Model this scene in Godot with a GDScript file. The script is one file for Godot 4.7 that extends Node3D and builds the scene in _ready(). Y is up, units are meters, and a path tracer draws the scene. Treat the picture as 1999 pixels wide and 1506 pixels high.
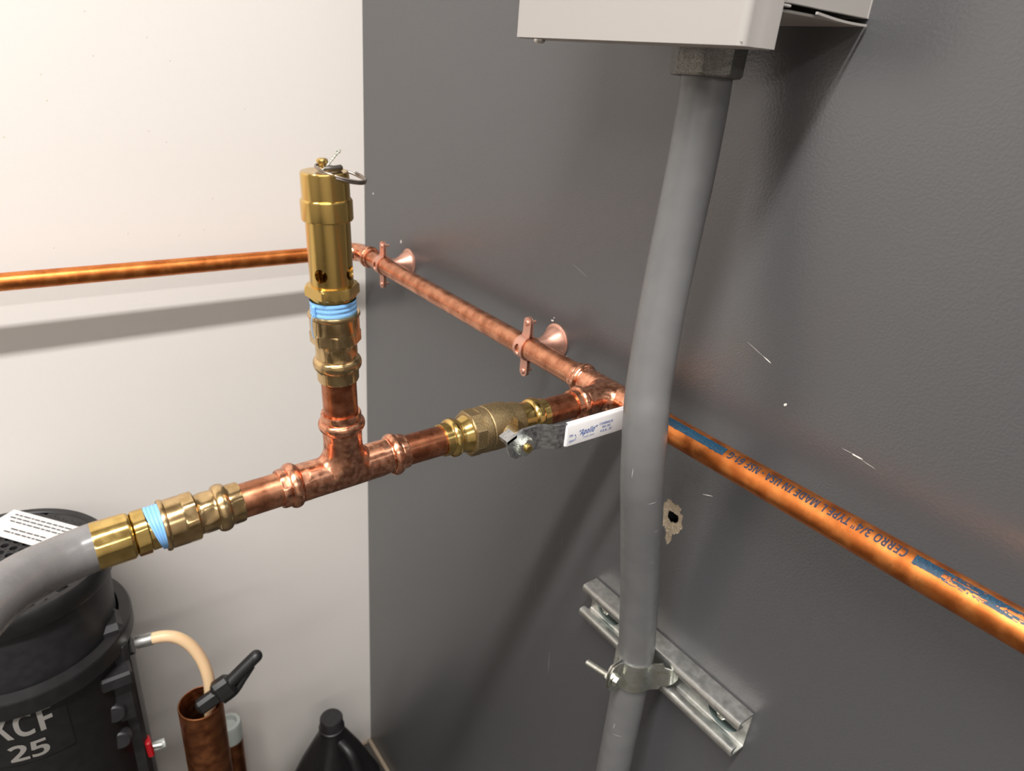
extends Node3D
# A plumbing corner: copper air line with press fittings, relief valve, ball valve, conduit and strut on two painted walls.

const EYE := 1.35            # camera height above the floor
const WALL_X := 0.4453       # face of the grey wall
const WALL_Z := -0.959       # face of the white wall
const PIPE_X := 0.4063       # axis of the pipe run along the grey wall
const PIPE_Y := 1.0945       # height of the pipe run
const PIPE_Z := -0.897       # axis of the pipe run along the white wall
const BRANCH_Z := -0.3802    # axis of the branch pipe
const PIPE_R := 0.0110
const CEILING := 2.64

var M := {}
var names := {}

# ---------------------------------------------------------------- mesh building
class Shape:
	var v := PackedVector3Array()
	var uv := PackedVector2Array()
	var f := PackedInt32Array()     # triangles, counter-clockwise seen from outside
	func p(a: Vector3, t := Vector2.ZERO) -> int:
		v.append(a); uv.append(t); return v.size() - 1
	func tri(a: int, b: int, c: int) -> void:
		f.append(a); f.append(b); f.append(c)
	func quad(a: int, b: int, c: int, d: int) -> void:
		tri(a, b, c); tri(a, c, d)
	func done(crease := 35.0) -> ArrayMesh:
		var n := f.size() / 3
		var fn := PackedVector3Array(); fn.resize(n)
		var keys := PackedInt32Array(); keys.resize(v.size())
		var ids := {}
		for i in v.size():
			var k := Vector3i((v[i] * 100000.0).round())
			if not ids.has(k): ids[k] = ids.size()
			keys[i] = ids[k]
		var around := []
		around.resize(ids.size())
		for i in n:
			var a := v[f[i * 3]]; var b := v[f[i * 3 + 1]]; var c := v[f[i * 3 + 2]]
			fn[i] = (b - a).cross(c - a)
			for j in 3:
				var k := keys[f[i * 3 + j]]
				if around[k] == null: around[k] = PackedInt32Array([i])
				else:
					var l: PackedInt32Array = around[k]; l.append(i); around[k] = l
		var lim := cos(deg_to_rad(crease))
		var unit := PackedVector3Array(); unit.resize(n)
		for i in n: unit[i] = fn[i].normalized()
		var pv := PackedVector3Array(); var pn := PackedVector3Array(); var pu := PackedVector2Array()
		for i in n:
			if fn[i].length_squared() < 1e-22: continue
			for j in [0, 2, 1]:
				var q := f[i * 3 + j]
				var s := Vector3.ZERO
				for o in around[keys[q]]:
					if unit[o].dot(unit[i]) >= lim: s += fn[o]
				pv.append(v[q]); pn.append(s.normalized()); pu.append(uv[q])
		var arr := []
		arr.resize(Mesh.ARRAY_MAX)
		arr[Mesh.ARRAY_VERTEX] = pv; arr[Mesh.ARRAY_NORMAL] = pn; arr[Mesh.ARRAY_TEX_UV] = pu
		var m := ArrayMesh.new()
		m.add_surface_from_arrays(Mesh.PRIMITIVE_TRIANGLES, arr)
		return m

func frame(at: Vector3, axis: Vector3, side := Vector3.ZERO) -> Transform3D:
	# local Y runs along axis
	var y := axis.normalized()
	var x := side
	if x == Vector3.ZERO: x = Vector3(0, 0, 1) if absf(y.z) < 0.9 else Vector3(0, 1, 0)
	x = (x - y * x.dot(y)).normalized()
	return Transform3D(Basis(x, y, x.cross(y)), at)

# profile rows: [t, radius] round, or [t, apothem, sides, corner radius]; closed ends where radius is 0
func lathe(s: Shape, xf: Transform3D, prof: Array, n := 48, twist := 0.0) -> Shape:
	var rows := []
	var along := 0.0
	for i in prof.size():
		var e: Array = prof[i]
		if i > 0: along += Vector2(e[0] - prof[i - 1][0], e[1] - prof[i - 1][1]).length()
		var row := PackedInt32Array()
		for j in n + 1:
			var th := TAU * j / n
			var r: float = e[1]
			if e.size() > 2:
				var k: float = TAU / e[2]
				var w := fposmod(th + twist, k) - k / 2.0
				r = minf(e[1] / cos(w), e[3])
			row.append(s.p(xf * Vector3(r * cos(th), e[0], r * sin(th)), Vector2(float(j) / n, along * 10.0)))
		rows.append(row)
	for i in rows.size() - 1:
		for j in n:
			s.quad(rows[i][j], rows[i + 1][j], rows[i + 1][j + 1], rows[i][j + 1])
	return s

func smooth(pts: Array, steps := 6) -> PackedVector3Array:
	var out := PackedVector3Array()
	for i in pts.size() - 1:
		var a: Vector3 = pts[maxi(i - 1, 0)]; var b: Vector3 = pts[i]; var c: Vector3 = pts[i + 1]; var d: Vector3 = pts[mini(i + 2, pts.size() - 1)]
		for k in steps: out.append(b.cubic_interpolate(c, a, d, float(k) / steps))
	out.append(pts[pts.size() - 1])
	return out

func tube(s: Shape, path: PackedVector3Array, r: float, n := 24, caps := true) -> Shape:
	var rows := []
	var dir := (path[1] - path[0]).normalized()
	var x := dir.cross(Vector3.UP if absf(dir.y) < 0.9 else Vector3.RIGHT).normalized()
	var along := 0.0
	for i in path.size():
		var d := (path[mini(i + 1, path.size() - 1)] - path[maxi(i - 1, 0)]).normalized()
		x = (x - d * x.dot(d)).normalized()
		var z := x.cross(d)
		if i > 0: along += path[i].distance_to(path[i - 1])
		var row := PackedInt32Array()
		for j in n + 1:
			var th := TAU * j / n
			row.append(s.p(path[i] + (x * cos(th) + z * sin(th)) * r, Vector2(float(j) / n, along * 10.0)))
		rows.append(row)
	for i in rows.size() - 1:
		for j in n: s.quad(rows[i][j], rows[i + 1][j], rows[i + 1][j + 1], rows[i][j + 1])
	if caps:
		var a := s.p(path[0]); var b := s.p(path[path.size() - 1])
		for j in n:
			s.tri(a, rows[0][j], rows[0][j + 1])
			s.tri(b, rows[rows.size() - 1][j + 1], rows[rows.size() - 1][j])
	return s

func box(s: Shape, xf: Transform3D, size: Vector3, b := 0.0008) -> Shape:
	var h := size / 2.0
	b = minf(b, minf(h.x, minf(h.y, h.z)) * 0.9)
	var id := {}
	for sx in [-1, 1]:
		for sy in [-1, 1]:
			for sz in [-1, 1]:
				var c := Vector3(sx * h.x, sy * h.y, sz * h.z)
				id[Vector4i(sx, sy, sz, 0)] = s.p(xf * (c - Vector3(0, sy, sz) * b), Vector2(c.y, c.z))
				id[Vector4i(sx, sy, sz, 1)] = s.p(xf * (c - Vector3(sx, 0, sz) * b), Vector2(c.x, c.z))
				id[Vector4i(sx, sy, sz, 2)] = s.p(xf * (c - Vector3(sx, sy, 0) * b), Vector2(c.x, c.y))
	for ax in 3:
		var u := (ax + 1) % 3; var w := (ax + 2) % 3
		for sg in [-1, 1]:
			var q := []
			for e in [[-1, -1], [1, -1], [1, 1], [-1, 1]]:
				var k := [0, 0, 0]; k[ax] = sg; k[u] = e[0]; k[w] = e[1]
				q.append(id[Vector4i(k[0], k[1], k[2], ax)])
			if sg > 0: s.quad(q[0], q[1], q[2], q[3])
			else: s.quad(q[3], q[2], q[1], q[0])
		for su in [-1, 1]:
			for sw in [-1, 1]:
				var q := []
				for sa in [-1, 1]:
					var k := [0, 0, 0]; k[ax] = sa; k[u] = su; k[w] = sw
					q.append([id[Vector4i(k[0], k[1], k[2], u)], id[Vector4i(k[0], k[1], k[2], w)]])
				if su * sw > 0: s.quad(q[0][0], q[0][1], q[1][1], q[1][0])
				else: s.quad(q[0][1], q[0][0], q[1][0], q[1][1])
	for sx in [-1, 1]:
		for sy in [-1, 1]:
			for sz in [-1, 1]:
				var a: int = id[Vector4i(sx, sy, sz, 0)]; var c: int = id[Vector4i(sx, sy, sz, 1)]; var d: int = id[Vector4i(sx, sy, sz, 2)]
				if sx * sy * sz > 0: s.tri(a, c, d)
				else: s.tri(a, d, c)
	return s

func slab(s: Shape, lo: Vector3, hi: Vector3, b := 0.0008) -> Shape:
	return box(s, Transform3D(Basis(), (lo + hi) / 2.0), hi - lo, b)

# polygon (x, y) extruded along local z from 0 to depth
func prism(s: Shape, xf: Transform3D, poly: PackedVector2Array, depth: float) -> Shape:
	if Geometry2D.is_polygon_clockwise(poly): poly.reverse()
	var t := Geometry2D.triangulate_polygon(poly)
	var flip := false
	if t.size() >= 3:
		flip = (poly[t[1]] - poly[t[0]]).cross(poly[t[2]] - poly[t[0]]) < 0.0
	var a := PackedInt32Array(); var b := PackedInt32Array()
	var turn := 1.0
	var area := 0.0
	for i in poly.size(): area += poly[i].cross(poly[(i + 1) % poly.size()])
	if area < 0.0: turn = -1.0
	for q in poly:
		a.append(s.p(xf * Vector3(q.x, q.y, 0), q * 10.0)); b.append(s.p(xf * Vector3(q.x, q.y, depth), q * 10.0))
	var up := depth > 0.0
	for i in range(0, t.size(), 3):
		var e := [t[i], t[i + 1], t[i + 2]]
		if flip: e = [t[i], t[i + 2], t[i + 1]]
		if up:
			s.tri(b[e[0]], b[e[1]], b[e[2]]); s.tri(a[e[0]], a[e[2]], a[e[1]])
		else:
			s.tri(a[e[0]], a[e[1]], a[e[2]]); s.tri(b[e[0]], b[e[2]], b[e[1]])
	for i in poly.size():
		var j := (i + 1) % poly.size()
		if up == (turn > 0.0): s.quad(a[i], a[j], b[j], b[i])
		else: s.quad(a[j], a[i], b[i], b[j])
	return s

# a flat band: centre line (in a plane), out direction per point, width direction and half widths lo/hi per point
func band(s: Shape, line: PackedVector3Array, thick: float, wide: Vector3, lo: PackedFloat32Array, hi: PackedFloat32Array) -> Shape:
	var rows := []
	for i in line.size():
		var d := (line[mini(i + 1, line.size() - 1)] - line[maxi(i - 1, 0)]).normalized()
		var o := d.cross(wide).normalized()
		rows.append([s.p(line[i] + wide * lo[i] + o * thick / 2.0), s.p(line[i] + wide * hi[i] + o * thick / 2.0),
			s.p(line[i] + wide * hi[i] - o * thick / 2.0), s.p(line[i] + wide * lo[i] - o * thick / 2.0)])
	for i in rows.size() - 1:
		for k in 4:
			var l := (k + 1) % 4
			s.quad(rows[i][l], rows[i][k], rows[i + 1][k], rows[i + 1][l])
	s.quad(rows[0][0], rows[0][1], rows[0][2], rows[0][3])
	var e: Array = rows[rows.size() - 1]
	s.quad(e[3], e[2], e[1], e[0])
	return s

func lettering(s: Shape, text: String, size: float, map: Callable, bold := true, italic := false, fine := 0.0016, width := 0.0) -> Shape:
	# flat letters of cap height about size, laid through map(x, y) -> Vector3, centred on 0,0
	var font := SystemFont.new()
	font.font_names = PackedStringArray(["Droid Sans"])
	font.font_weight = 700 if bold else 400
	var tm := TextMesh.new()
	tm.font = font; tm.text = text; tm.font_size = 64; tm.pixel_size = 0.01; tm.depth = 0.0; tm.curve_step = 1.2
	var arr := tm.get_mesh_arrays()
	var pv: PackedVector3Array = arr[Mesh.ARRAY_VERTEX]
	var idx = arr[Mesh.ARRAY_INDEX]
	var lo := Vector2(1e9, 1e9); var hi := -lo
	for q in pv:
		lo = lo.min(Vector2(q.x, q.y)); hi = hi.max(Vector2(q.x, q.y))
	var mid := (lo + hi) / 2.0
	var k := size / 0.46
	var kx := k if width == 0.0 else width / (hi.x - lo.x)
	var todo := []
	if idx == null or idx.size() == 0: idx = PackedInt32Array(range(pv.size()))
	for i in range(0, idx.size(), 3):
		var t := []
		for j in 3:
			var q := pv[idx[i + j]]
			var y := (q.y - mid.y) * k
			t.append(Vector2((q.x - mid.x) * kx + (y * 0.3 if italic else 0.0), y))
		todo.append(t)
	while todo.size():
		var t: Array = todo.pop_back()
		var best := 0; var longest := 0.0
		for j in 3:
			var l: float = t[j].distance_to(t[(j + 1) % 3])
			if l > longest: longest = l; best = j
		if longest > fine:
			var a: Vector2 = t[best]; var b: Vector2 = t[(best + 1) % 3]; var c: Vector2 = t[(best + 2) % 3]
			var m := (a + b) / 2.0
			todo.append([a, m, c]); todo.append([m, b, c])
			continue
		if (t[1] - t[0]).cross(t[2] - t[0]) < 0.0: t = [t[0], t[2], t[1]]
		s.tri(s.p(map.call(t[0].x, t[0].y)), s.p(map.call(t[1].x, t[1].y)), s.p(map.call(t[2].x, t[2].y)))
	return s

# ---------------------------------------------------------------- nodes
func numbered(called: String) -> String:
	if not names.has(called):
		names[called] = 0
		return called
	names[called] += 1
	return "%s_%03d" % [called, names[called]]

func thing(called: String, label: String, category: String, at: Vector3, group := "") -> Node3D:
	var o := Node3D.new()
	o.name = numbered(called); o.position = at
	add_child(o)
	o.set_meta("label", label); o.set_meta("category", category)
	if group: o.set_meta("group", group)
	return o

func part(parent: Node3D, called: String, s: Shape, m: Material, crease := 35.0, label := "") -> MeshInstance3D:
	# shapes are written in world coordinates
	var o := MeshInstance3D.new()
	o.name = called; o.mesh = s.done(crease); o.material_override = m
	o.cast_shadow = GeometryInstance3D.SHADOW_CASTING_SETTING_ON
	parent.add_child(o, true)
	if parent.get_parent() == self: o.position = -parent.position
	if label: o.set_meta("label", label)
	return o

func struct(called: String, s: Shape, m: Material) -> MeshInstance3D:
	var o := MeshInstance3D.new()
	o.name = called; o.mesh = s.done(); o.material_override = m
	add_child(o, true)
	o.set_meta("kind", "structure")
	return o

# ---------------------------------------------------------------- materials
func noise(sd: int, freq: float, oct := 4, size := 512, kind := FastNoiseLite.TYPE_SIMPLEX_SMOOTH) -> Image:
	var g := FastNoiseLite.new()
	g.seed = sd; g.frequency = freq; g.noise_type = kind
	g.fractal_type = FastNoiseLite.FRACTAL_FBM; g.fractal_octaves = oct
	var im := g.get_seamless_image(size, size)
	im.convert(Image.FORMAT_L8)
	return im

func ramp(im: Image, cols: Array, stops: Array, im2: Image = null, col2 := Color.BLACK, from := 0.7, to := 0.8) -> ImageTexture:
	var w := im.get_width(); var h := im.get_height()
	var out := Image.create(w, h, false, Image.FORMAT_RGB8)
	var lut := []
	for i in 256:
		var x := i / 255.0
		var c: Color = cols[cols.size() - 1]
		for k in stops.size() - 1:
			if x <= stops[k + 1]:
				c = (cols[k] as Color).lerp(cols[k + 1], clampf((x - stops[k]) / (stops[k + 1] - stops[k]), 0, 1))
				break
		lut.append(c)
	for y in h:
		for x in w:
			var c: Color = lut[int(im.get_pixel(x, y).r * 255.0)]
			if im2:
				c = c.lerp(col2, smoothstep(from, to, im2.get_pixel(x, y).r) * col2.a)
			out.set_pixel(x, y, c)
	out.generate_mipmaps()
	return ImageTexture.create_from_image(out)

func gray(im: Image, lo: float, hi: float) -> ImageTexture:
	return ramp(im, [Color(lo, lo, lo), Color(hi, hi, hi)], [0.2, 0.8])

func mat(color: Color, rough: float, metal := 0.0, tex: Texture2D = null, scale := 10.0, rtex: Texture2D = null, bump: Texture2D = null, depth := 0.0, tri := true) -> StandardMaterial3D:
	var m := StandardMaterial3D.new()
	m.albedo_color = color; m.roughness = rough; m.metallic = metal
	if tex: m.albedo_texture = tex
	if rtex: m.roughness_texture = rtex; m.roughness = 1.0
	if bump:
		m.heightmap_enabled = true; m.heightmap_texture = bump; m.heightmap_scale = depth
	if tri:
		m.uv1_triplanar = true
		m.uv1_scale = Vector3.ONE * scale
	return m

func make_materials() -> void:
	var n1 := noise(11, 0.012, 5); var n2 := noise(23, 0.03, 4); var n3 := noise(37, 0.09, 3); var peel := noise(51, 0.06, 3)
	var blotch := noise(71, 0.02, 4)
	var peel_t := gray(peel, 0.0, 1.0)
	var n2_t := gray(n2, 0.0, 1.0)
	var grain := gray(noise(5, 0.25, 2), 0.0, 1.0)
	var streak := Image.create(256, 512, false, Image.FORMAT_L8)
	var rng := RandomNumberGenerator.new(); rng.seed = 9
	for y in 512:
		var a := rng.randf()
		for x in 256: streak.set_pixel(x, y, Color(clampf(a * 0.7 + 0.3 * n2.get_pixel(x * 2, y).r, 0, 1), 0, 0))
	var streak_t := gray(streak, 0.16, 0.24)
	# walls and room
	M.white = mat(Color("ebe5de"), 0.55, 0.0, null, 11.0, null, peel_t, 0.004)
	M.grey = mat(Color("4e4e4f"), 0.32, 0.0, null, 11.0, null, peel_t, 0.0055)
	M.grey.metallic_specular = 0.68
	M.speck = mat(Color("cbc2a8"), 0.8)
	M.floor = mat(Color("4c4843"), 0.6, 0.0, ramp(n1, [Color(0.75, 0.75, 0.75), Color(1, 1, 1)], [0.3, 0.7]), 2.0)
	M.ceiling = mat(Color("efece8"), 0.8)
	M.room = mat(Color("b4b0aa"), 0.7)
	M.caulk = mat(Color("a3937f"), 0.7)
	M.plaster = mat(Color("cdbfa8"), 0.95, 0.0, ramp(n3, [Color(0.55, 0.5, 0.45), Color(1, 1, 1)], [0.3, 0.6]), 30.0)
	M.chip = mat(Color("dedad2"), 0.9)
	M.scuff = mat(Color("8d8885"), 0.8)
	# copper
	M.copper = mat(Color.WHITE, 0.3, 1.0, ramp(n1, [Color(0.70, 0.46, 0.34), Color(0.82, 0.56, 0.43), Color(0.88, 0.63, 0.49)], [0.3, 0.5, 0.7], n3, Color(0.50, 0.36, 0.28, 0.5), 0.66, 0.85), 7.0, gray(n2, 0.26, 0.42))
	M.copper_orange = mat(Color.WHITE, 0.3, 1.0, ramp(n1, [Color(0.78, 0.44, 0.22), Color(0.87, 0.52, 0.27), Color(0.91, 0.57, 0.31)], [0.3, 0.5, 0.7], n3, Color(0.60, 0.36, 0.20, 0.4), 0.7, 0.88), 6.0, gray(n2, 0.32, 0.45))
	M.copper_dark = mat(Color.WHITE, 0.32, 1.0, ramp(n1, [Color(0.62, 0.37, 0.26), Color(0.74, 0.46, 0.33), Color(0.80, 0.53, 0.39)], [0.3, 0.5, 0.7], n3, Color(0.40, 0.27, 0.21, 0.5), 0.64, 0.85), 10.0, gray(n2, 0.24, 0.38))
	M.copper_fitting = mat(Color.WHITE, 0.22, 1.0, ramp(n2, [Color(0.78, 0.52, 0.40), Color(0.90, 0.64, 0.51), Color(0.94, 0.70, 0.57)], [0.3, 0.5, 0.75], blotch, Color(0.62, 0.46, 0.37, 0.45), 0.62, 0.75), 12.0, gray(n2, 0.18, 0.32), n2_t, 0.0012)
	M.copper_plated = mat(Color("dba793"), 0.38, 0.85, null, 10.0, gray(n2, 0.34, 0.46))
	M.copper_stand = mat(Color.WHITE, 0.4, 1.0, ramp(n1, [Color(0.50, 0.30, 0.19), Color(0.62, 0.39, 0.25), Color(0.70, 0.46, 0.30)], [0.3, 0.5, 0.75]), 5.0, gray(n2, 0.35, 0.55))
	# brass
	M.brass = mat(Color("d6b36b"), 0.2, 1.0, null, 1.0, streak_t, null, 0.0, false)
	M.brass.uv1_scale = Vector3(1, 6, 1)
	M.brass.anisotropy_enabled = true; M.brass.anisotropy = -0.4
	M.brass_gold = mat(Color("e2c27a"), 0.22, 1.0, ramp(n1, [Color(0.92, 0.90, 0.86), Color(1, 1, 1)], [0.3, 0.6]), 12.0, gray(n2, 0.14, 0.24))
	M.brass_press = mat(Color("d6b888"), 0.2, 1.0, ramp(n1, [Color(0.90, 0.88, 0.85), Color(1, 1, 1)], [0.3, 0.6], n3, Color(0.55, 0.48, 0.38, 0.3), 0.76, 0.9), 14.0, gray(n1, 0.17, 0.25))
	M.brass_cast = mat(Color("b09a74"), 0.5, 1.0, ramp(n3, [Color(0.8, 0.78, 0.75), Color(1, 1, 1)], [0.3, 0.7]), 14.0, null, grain, 0.010)
	# steel and zinc
	M.zinc = mat(Color("dededa"), 0.36, 1.0, ramp(n2, [Color(0.95, 0.95, 0.94), Color(1, 1, 1)], [0.3, 0.6]), 10.0, gray(n1, 0.36, 0.46), grain, 0.002)
	M.zinc_bright = mat(Color("e3e4de"), 0.2, 1.0, ramp(n1, [Color(0.92, 0.93, 0.89), Color(1, 1, 1)], [0.3, 0.6]), 14.0, gray(n2, 0.26, 0.36))
	M.steel = mat(Color("c2c3c3"), 0.34, 1.0, ramp(n2, [Color(0.86, 0.86, 0.86), Color(1, 1, 1)], [0.3, 0.6]), 14.0, gray(n2, 0.3, 0.46))
	M.wire = mat(Color("968c84"), 0.3, 1.0)
	M.lead = mat(Color("55504c"), 0.4, 0.8)
	M.washer = mat(Color("9fb0b0"), 0.25, 1.0)
	M.malleable = mat(Color("86847e"), 0.42, 0.7, ramp(n3, [Color(0.75, 0.75, 0.75), Color(1, 1, 1)], [0.3, 0.7]), 18.0, gray(n2, 0.35, 0.55))
	# plastics and paint
	M.tape = mat(Color("79ade0"), 0.5, 0.0, null, 1.0)
	M.tape.rim_enabled = true; M.tape.rim = 0.3
	M.conduit = mat(Color.WHITE, 0.42, 0.0, ramp(n1, [Color(0.395, 0.395, 0.395), Color(0.415, 0.413, 0.41)], [0.3, 0.7]), 5.0, gray(n2, 0.34, 0.5))
	M.scratch = mat(Color("a5a3a0"), 0.6)
	M.hose = mat(Color.WHITE, 0.25, 0.0, ramp(n1, [Color(0.44, 0.43, 0.425), Color(0.47, 0.46, 0.455)], [0.3, 0.7]), 9.0, gray(n2, 0.18, 0.32), n2_t, 0.001)
	M.enamel = mat(Color("a7a29d"), 0.4)
	M.vinyl = mat(Color("f2eeec"), 0.3)
	M.ink = mat(Color("2456a8"), 0.5)
	M.pipe_ink = mat(Color("0d1c33"), 0.6)
	M.stripe = mat(Color.WHITE, 0.42, 0.0, ramp(n3, [Color(0.03, 0.14, 0.22), Color(0.05, 0.20, 0.29), Color(0.12, 0.31, 0.37)], [0.3, 0.55, 0.75]), 14.0)
	M.black = mat(Color("1f1e1e"), 0.42, 0.0, ramp(n1, [Color(0.85, 0.85, 0.85), Color(1, 1, 1)], [0.3, 0.7]), 8.0)
	M.charcoal = mat(Color("2c2b2c"), 0.5, 0.0, ramp(n1, [Color(0.85, 0.85, 0.85), Color(1, 1, 1)], [0.3, 0.7]), 8.0)
	M.paper = mat(Color("d8d5d3"), 0.6)
	M.print = mat(Color("3c3a3a"), 0.7)
	M.letter = mat(Color("8f8b85"), 0.6)
	M.red = mat(Color("b0141c"), 0.4)
	M.drain_tube = mat(Color("e6c39a"), 0.35)
	M.drain_tube.subsurf_scatter_enabled = true; M.drain_tube.subsurf_scatter_strength = 0.4
	M.clear_plastic = mat(Color("aeb3ad"), 0.25)
	M.lamp_glow = mat(Color("fff4e4"), 0.5)
	M.lamp_glow.emission_enabled = true; M.lamp_glow.emission = Color(1.0, 0.992, 0.985); M.lamp_glow.emission_energy_multiplier = 3.0
	M.lamp_body = mat(Color("e8e8e4"), 0.5)

# ---------------------------------------------------------------- shared fittings
func press_end(s: Shape, at: Vector3, out: Vector3, root_r := 0.0126, root := 0.014, length := 0.045) -> void:
	# one socket of a press fitting, from the middle at toward out; pressed to eight flats beside the bead
	var L := length
	var pr := [[root, root_r], [L - 0.0190, 0.0126], [L - 0.0180, 0.0122, 6, 0.0127], [L - 0.0135, 0.0121, 6, 0.0127], [L - 0.0128, 0.0131]]
	for k in 9:
		var a := PI * k / 8.0
		pr.append([L - 0.0088 - 0.0036 * cos(a), 0.0127 + 0.0024 * sin(a)])
	pr.append_array([[L - 0.0046, 0.0124, 6, 0.0130], [L - 0.0010, 0.0122, 6, 0.0129], [L, 0.0124], [L, 0.0111], [L - 0.004, 0.0110]])
	lathe(s, frame(at, out), pr, 48, 0.3)

func tee_shape(at: Vector3, run: Vector3, side: Vector3) -> Shape:
	var s := Shape.new()
	press_end(s, at, run, 0.0127, -0.001)
	press_end(s, at, -run, 0.0127, -0.001)
	press_end(s, at, side, 0.0127, 0.0)
	# flared root where the side outlet is drawn from the run
	var xf := frame(at, side, run)
	var rows := []
	var n := 48
	for i in 9:
		var q := i / 8.0
		var row := PackedInt32Array()
		for j in n + 1:
			var th := TAU * j / n
			var rr := 0.0127 + 0.0046 * pow(1.0 - q, 2.2)
			var across := rr * sin(th)
			var base := sqrt(maxf(0.0, 0.0129 * 0.0129 - minf(absf(across), 0.0127) * minf(absf(across), 0.0127)))
			var top := 0.0215
			row.append(s.p(xf * Vector3(rr * cos(th), lerpf(base - 0.0006, top, q * q * 0.4 + q * 0.6), minf(0.0128, absf(across)) * signf(across) if q < 0.5 else across), Vector2(float(j) / n, q)))
		rows.append(row)
	for i in 8:
		for j in n: s.quad(rows[i][j], rows[i + 1][j], rows[i + 1][j + 1], rows[i][j + 1])
	return s

func adapter(label: String, at: Vector3, along: Vector3, spin: float) -> Node3D:
	# press by female thread adapter; at = end of its press socket, along points to its threaded mouth
	var t := thing("press_adapter", label, "pipe fitting", at)
	var s := Shape.new()
	var pr := [[0.004, 0.0110], [0.0, 0.0111], [0.0, 0.0123], [0.001, 0.0122, 6, 0.0128], [0.0062, 0.0122, 6, 0.0129], [0.0078, 0.0128]]
	for k in 9:
		var a := PI * k / 8.0
		pr.append([0.0118 - 0.0040 * cos(a), 0.0126 + 0.0024 * sin(a)])
	pr.append_array([[0.0166, 0.0124], [0.0178, 0.0119, 6, 0.0127], [0.0225, 0.0119, 6, 0.0127], [0.0245, 0.0122], [0.0262, 0.0128]])
	part_lathe(t, "press_socket", frame(at, along), pr, M.brass_press, 48, spin)
	var hx := [[0.0255, 0.0120], [0.0262, 0.0140], [0.0270, 0.0146, 8, 0.0154], [0.0330, 0.0146, 8, 0.0154], [0.0339, 0.0148]]
	part_lathe(t, "hex_band", frame(at, along), hx, M.brass_press, 64, spin + 0.2)
	var barrel := [[0.0336, 0.0148], [0.0345, 0.0149], [0.0425, 0.0148], [0.0428, 0.0152], [0.0436, 0.0156], [0.0448, 0.0156], [0.0455, 0.0152], [0.0456, 0.0140], [0.0452, 0.0128], [0.036, 0.0124]]
	part_lathe(t, "threaded_barrel", frame(at, along), barrel, M.brass_press, 56)
	return t

func part_lathe(t: Node3D, called: String, xf: Transform3D, pr: Array, m: Material, n := 48, twist := 0.0, crease := 32.0) -> MeshInstance3D:
	return part(t, called, lathe(Shape.new(), xf, pr, n, twist), m, crease)

func pan_screw(t: Node3D, at: Vector3, axis: Vector3, r: float, m: Material, called := "screw") -> MeshInstance3D:
	var s := Shape.new()
	# domed head with a driver recess sunk into it
	lathe(s, frame(at, axis), [[-0.001, r], [0.0004, r], [r * 0.30, r * 0.93], [r * 0.50, r * 0.72], [r * 0.58, r * 0.46], [r * 0.58, r * 0.28, 4, r * 0.40], [r * 0.20, r * 0.20, 4, r * 0.28], [r * 0.18, 0.0]], 24)
	return part(t, called, s, m)

# ---------------------------------------------------------------- scene
func _ready() -> void:
	# camera
	var cam := Camera3D.new()
	cam.name = "camera"
	var basis_cam := Basis(Vector3(0.80743, 0.07777, 0.58481), Vector3(0.19028, 0.90392, -0.38296), Vector3(-0.55844, 0.42050, 0.71506)).orthonormalized()
	cam.transform = Transform3D(basis_cam, Vector3(0, EYE, 0))
	cam.near = 0.02; cam.far = 30.0; cam.fov = 58.2149
	var lens := CameraAttributesPhysical.new()
	lens.frustum_focal_length = 21.5526
	lens.frustum_focus_distance = 0.52
	lens.exposure_aperture = 9.0
	lens.frustum_near = 0.02; lens.frustum_far = 30.0
	cam.attributes = lens
	add_child(cam)
	cam.current = true
	# environment: a closed room, lit by its ceiling lamps alone
	var env := Environment.new()
	env.background_mode = Environment.BG_COLOR
	env.background_color = Color(0, 0, 0)
	env.tonemap_mode = Environment.TONE_MAPPER_LINEAR
	env.tonemap_exposure = 0.92
	env.sdfgi_enabled = true; env.ssao_enabled = true; env.ssil_enabled = true
	var we := WorldEnvironment.new()
	we.name = "environment"; we.environment = env
	add_child(we)
	make_materials()
	# two long strip lamps in line on the ceiling
	strip_lamp("long white strip lamp on the ceiling nearer the grey wall", Vector3(-0.45, CEILING, 0.137), 5.3)
	strip_lamp("long white strip lamp on the ceiling farther from the grey wall", Vector3(-1.75, CEILING, 0.137), 3.6)
	strip_lamp("long white strip lamp in the back row nearer the grey wall", Vector3(-0.45, CEILING, 1.75), 2.1)
	strip_lamp("long white strip lamp in the back row farther from the grey wall", Vector3(-1.75, CEILING, 1.75), 2.1)

	build_room()
	build_pipe_run()
	build_branch()
	build_ball_valve()
	build_relief_valve()
	build_hose()
	build_hanger("bell hanger with copper clamp near the wall tee", -0.5020)
	build_hanger("bell hanger with copper clamp next to the corner elbow", -0.8200)
	build_box()
	build_conduit()
	build_strut()
	build_canister()
	build_standpipe()
	build_jug()

func strip_lamp(label: String, at: Vector3, power: float) -> void:
	var t := thing("ceiling_lamp", label, "lamp", at, "strip lamps on the ceiling")
	part(t, "housing", slab(Shape.new(), at + Vector3(-0.62, -0.045, -0.075), at + Vector3(0.62, 0.0, 0.075), 0.004), M.lamp_body)
	part(t, "diffuser", slab(Shape.new(), at + Vector3(-0.61, -0.060, -0.055), at + Vector3(0.61, -0.045, 0.055), 0.004), M.lamp_glow)
	var l := AreaLight3D.new()
	l.name = "light"
	l.area_size = Vector2(1.2, 0.10)
	l.light_energy = power
	l.light_color = Color(1.0, 0.992, 0.985)
	l.area_range = 8.0
	l.area_attenuation = 2.0
	l.shadow_enabled = true
	t.add_child(l)
	l.position = Vector3(0, -0.064, 0)
	l.rotation = Vector3(-PI / 2, 0, 0)

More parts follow.
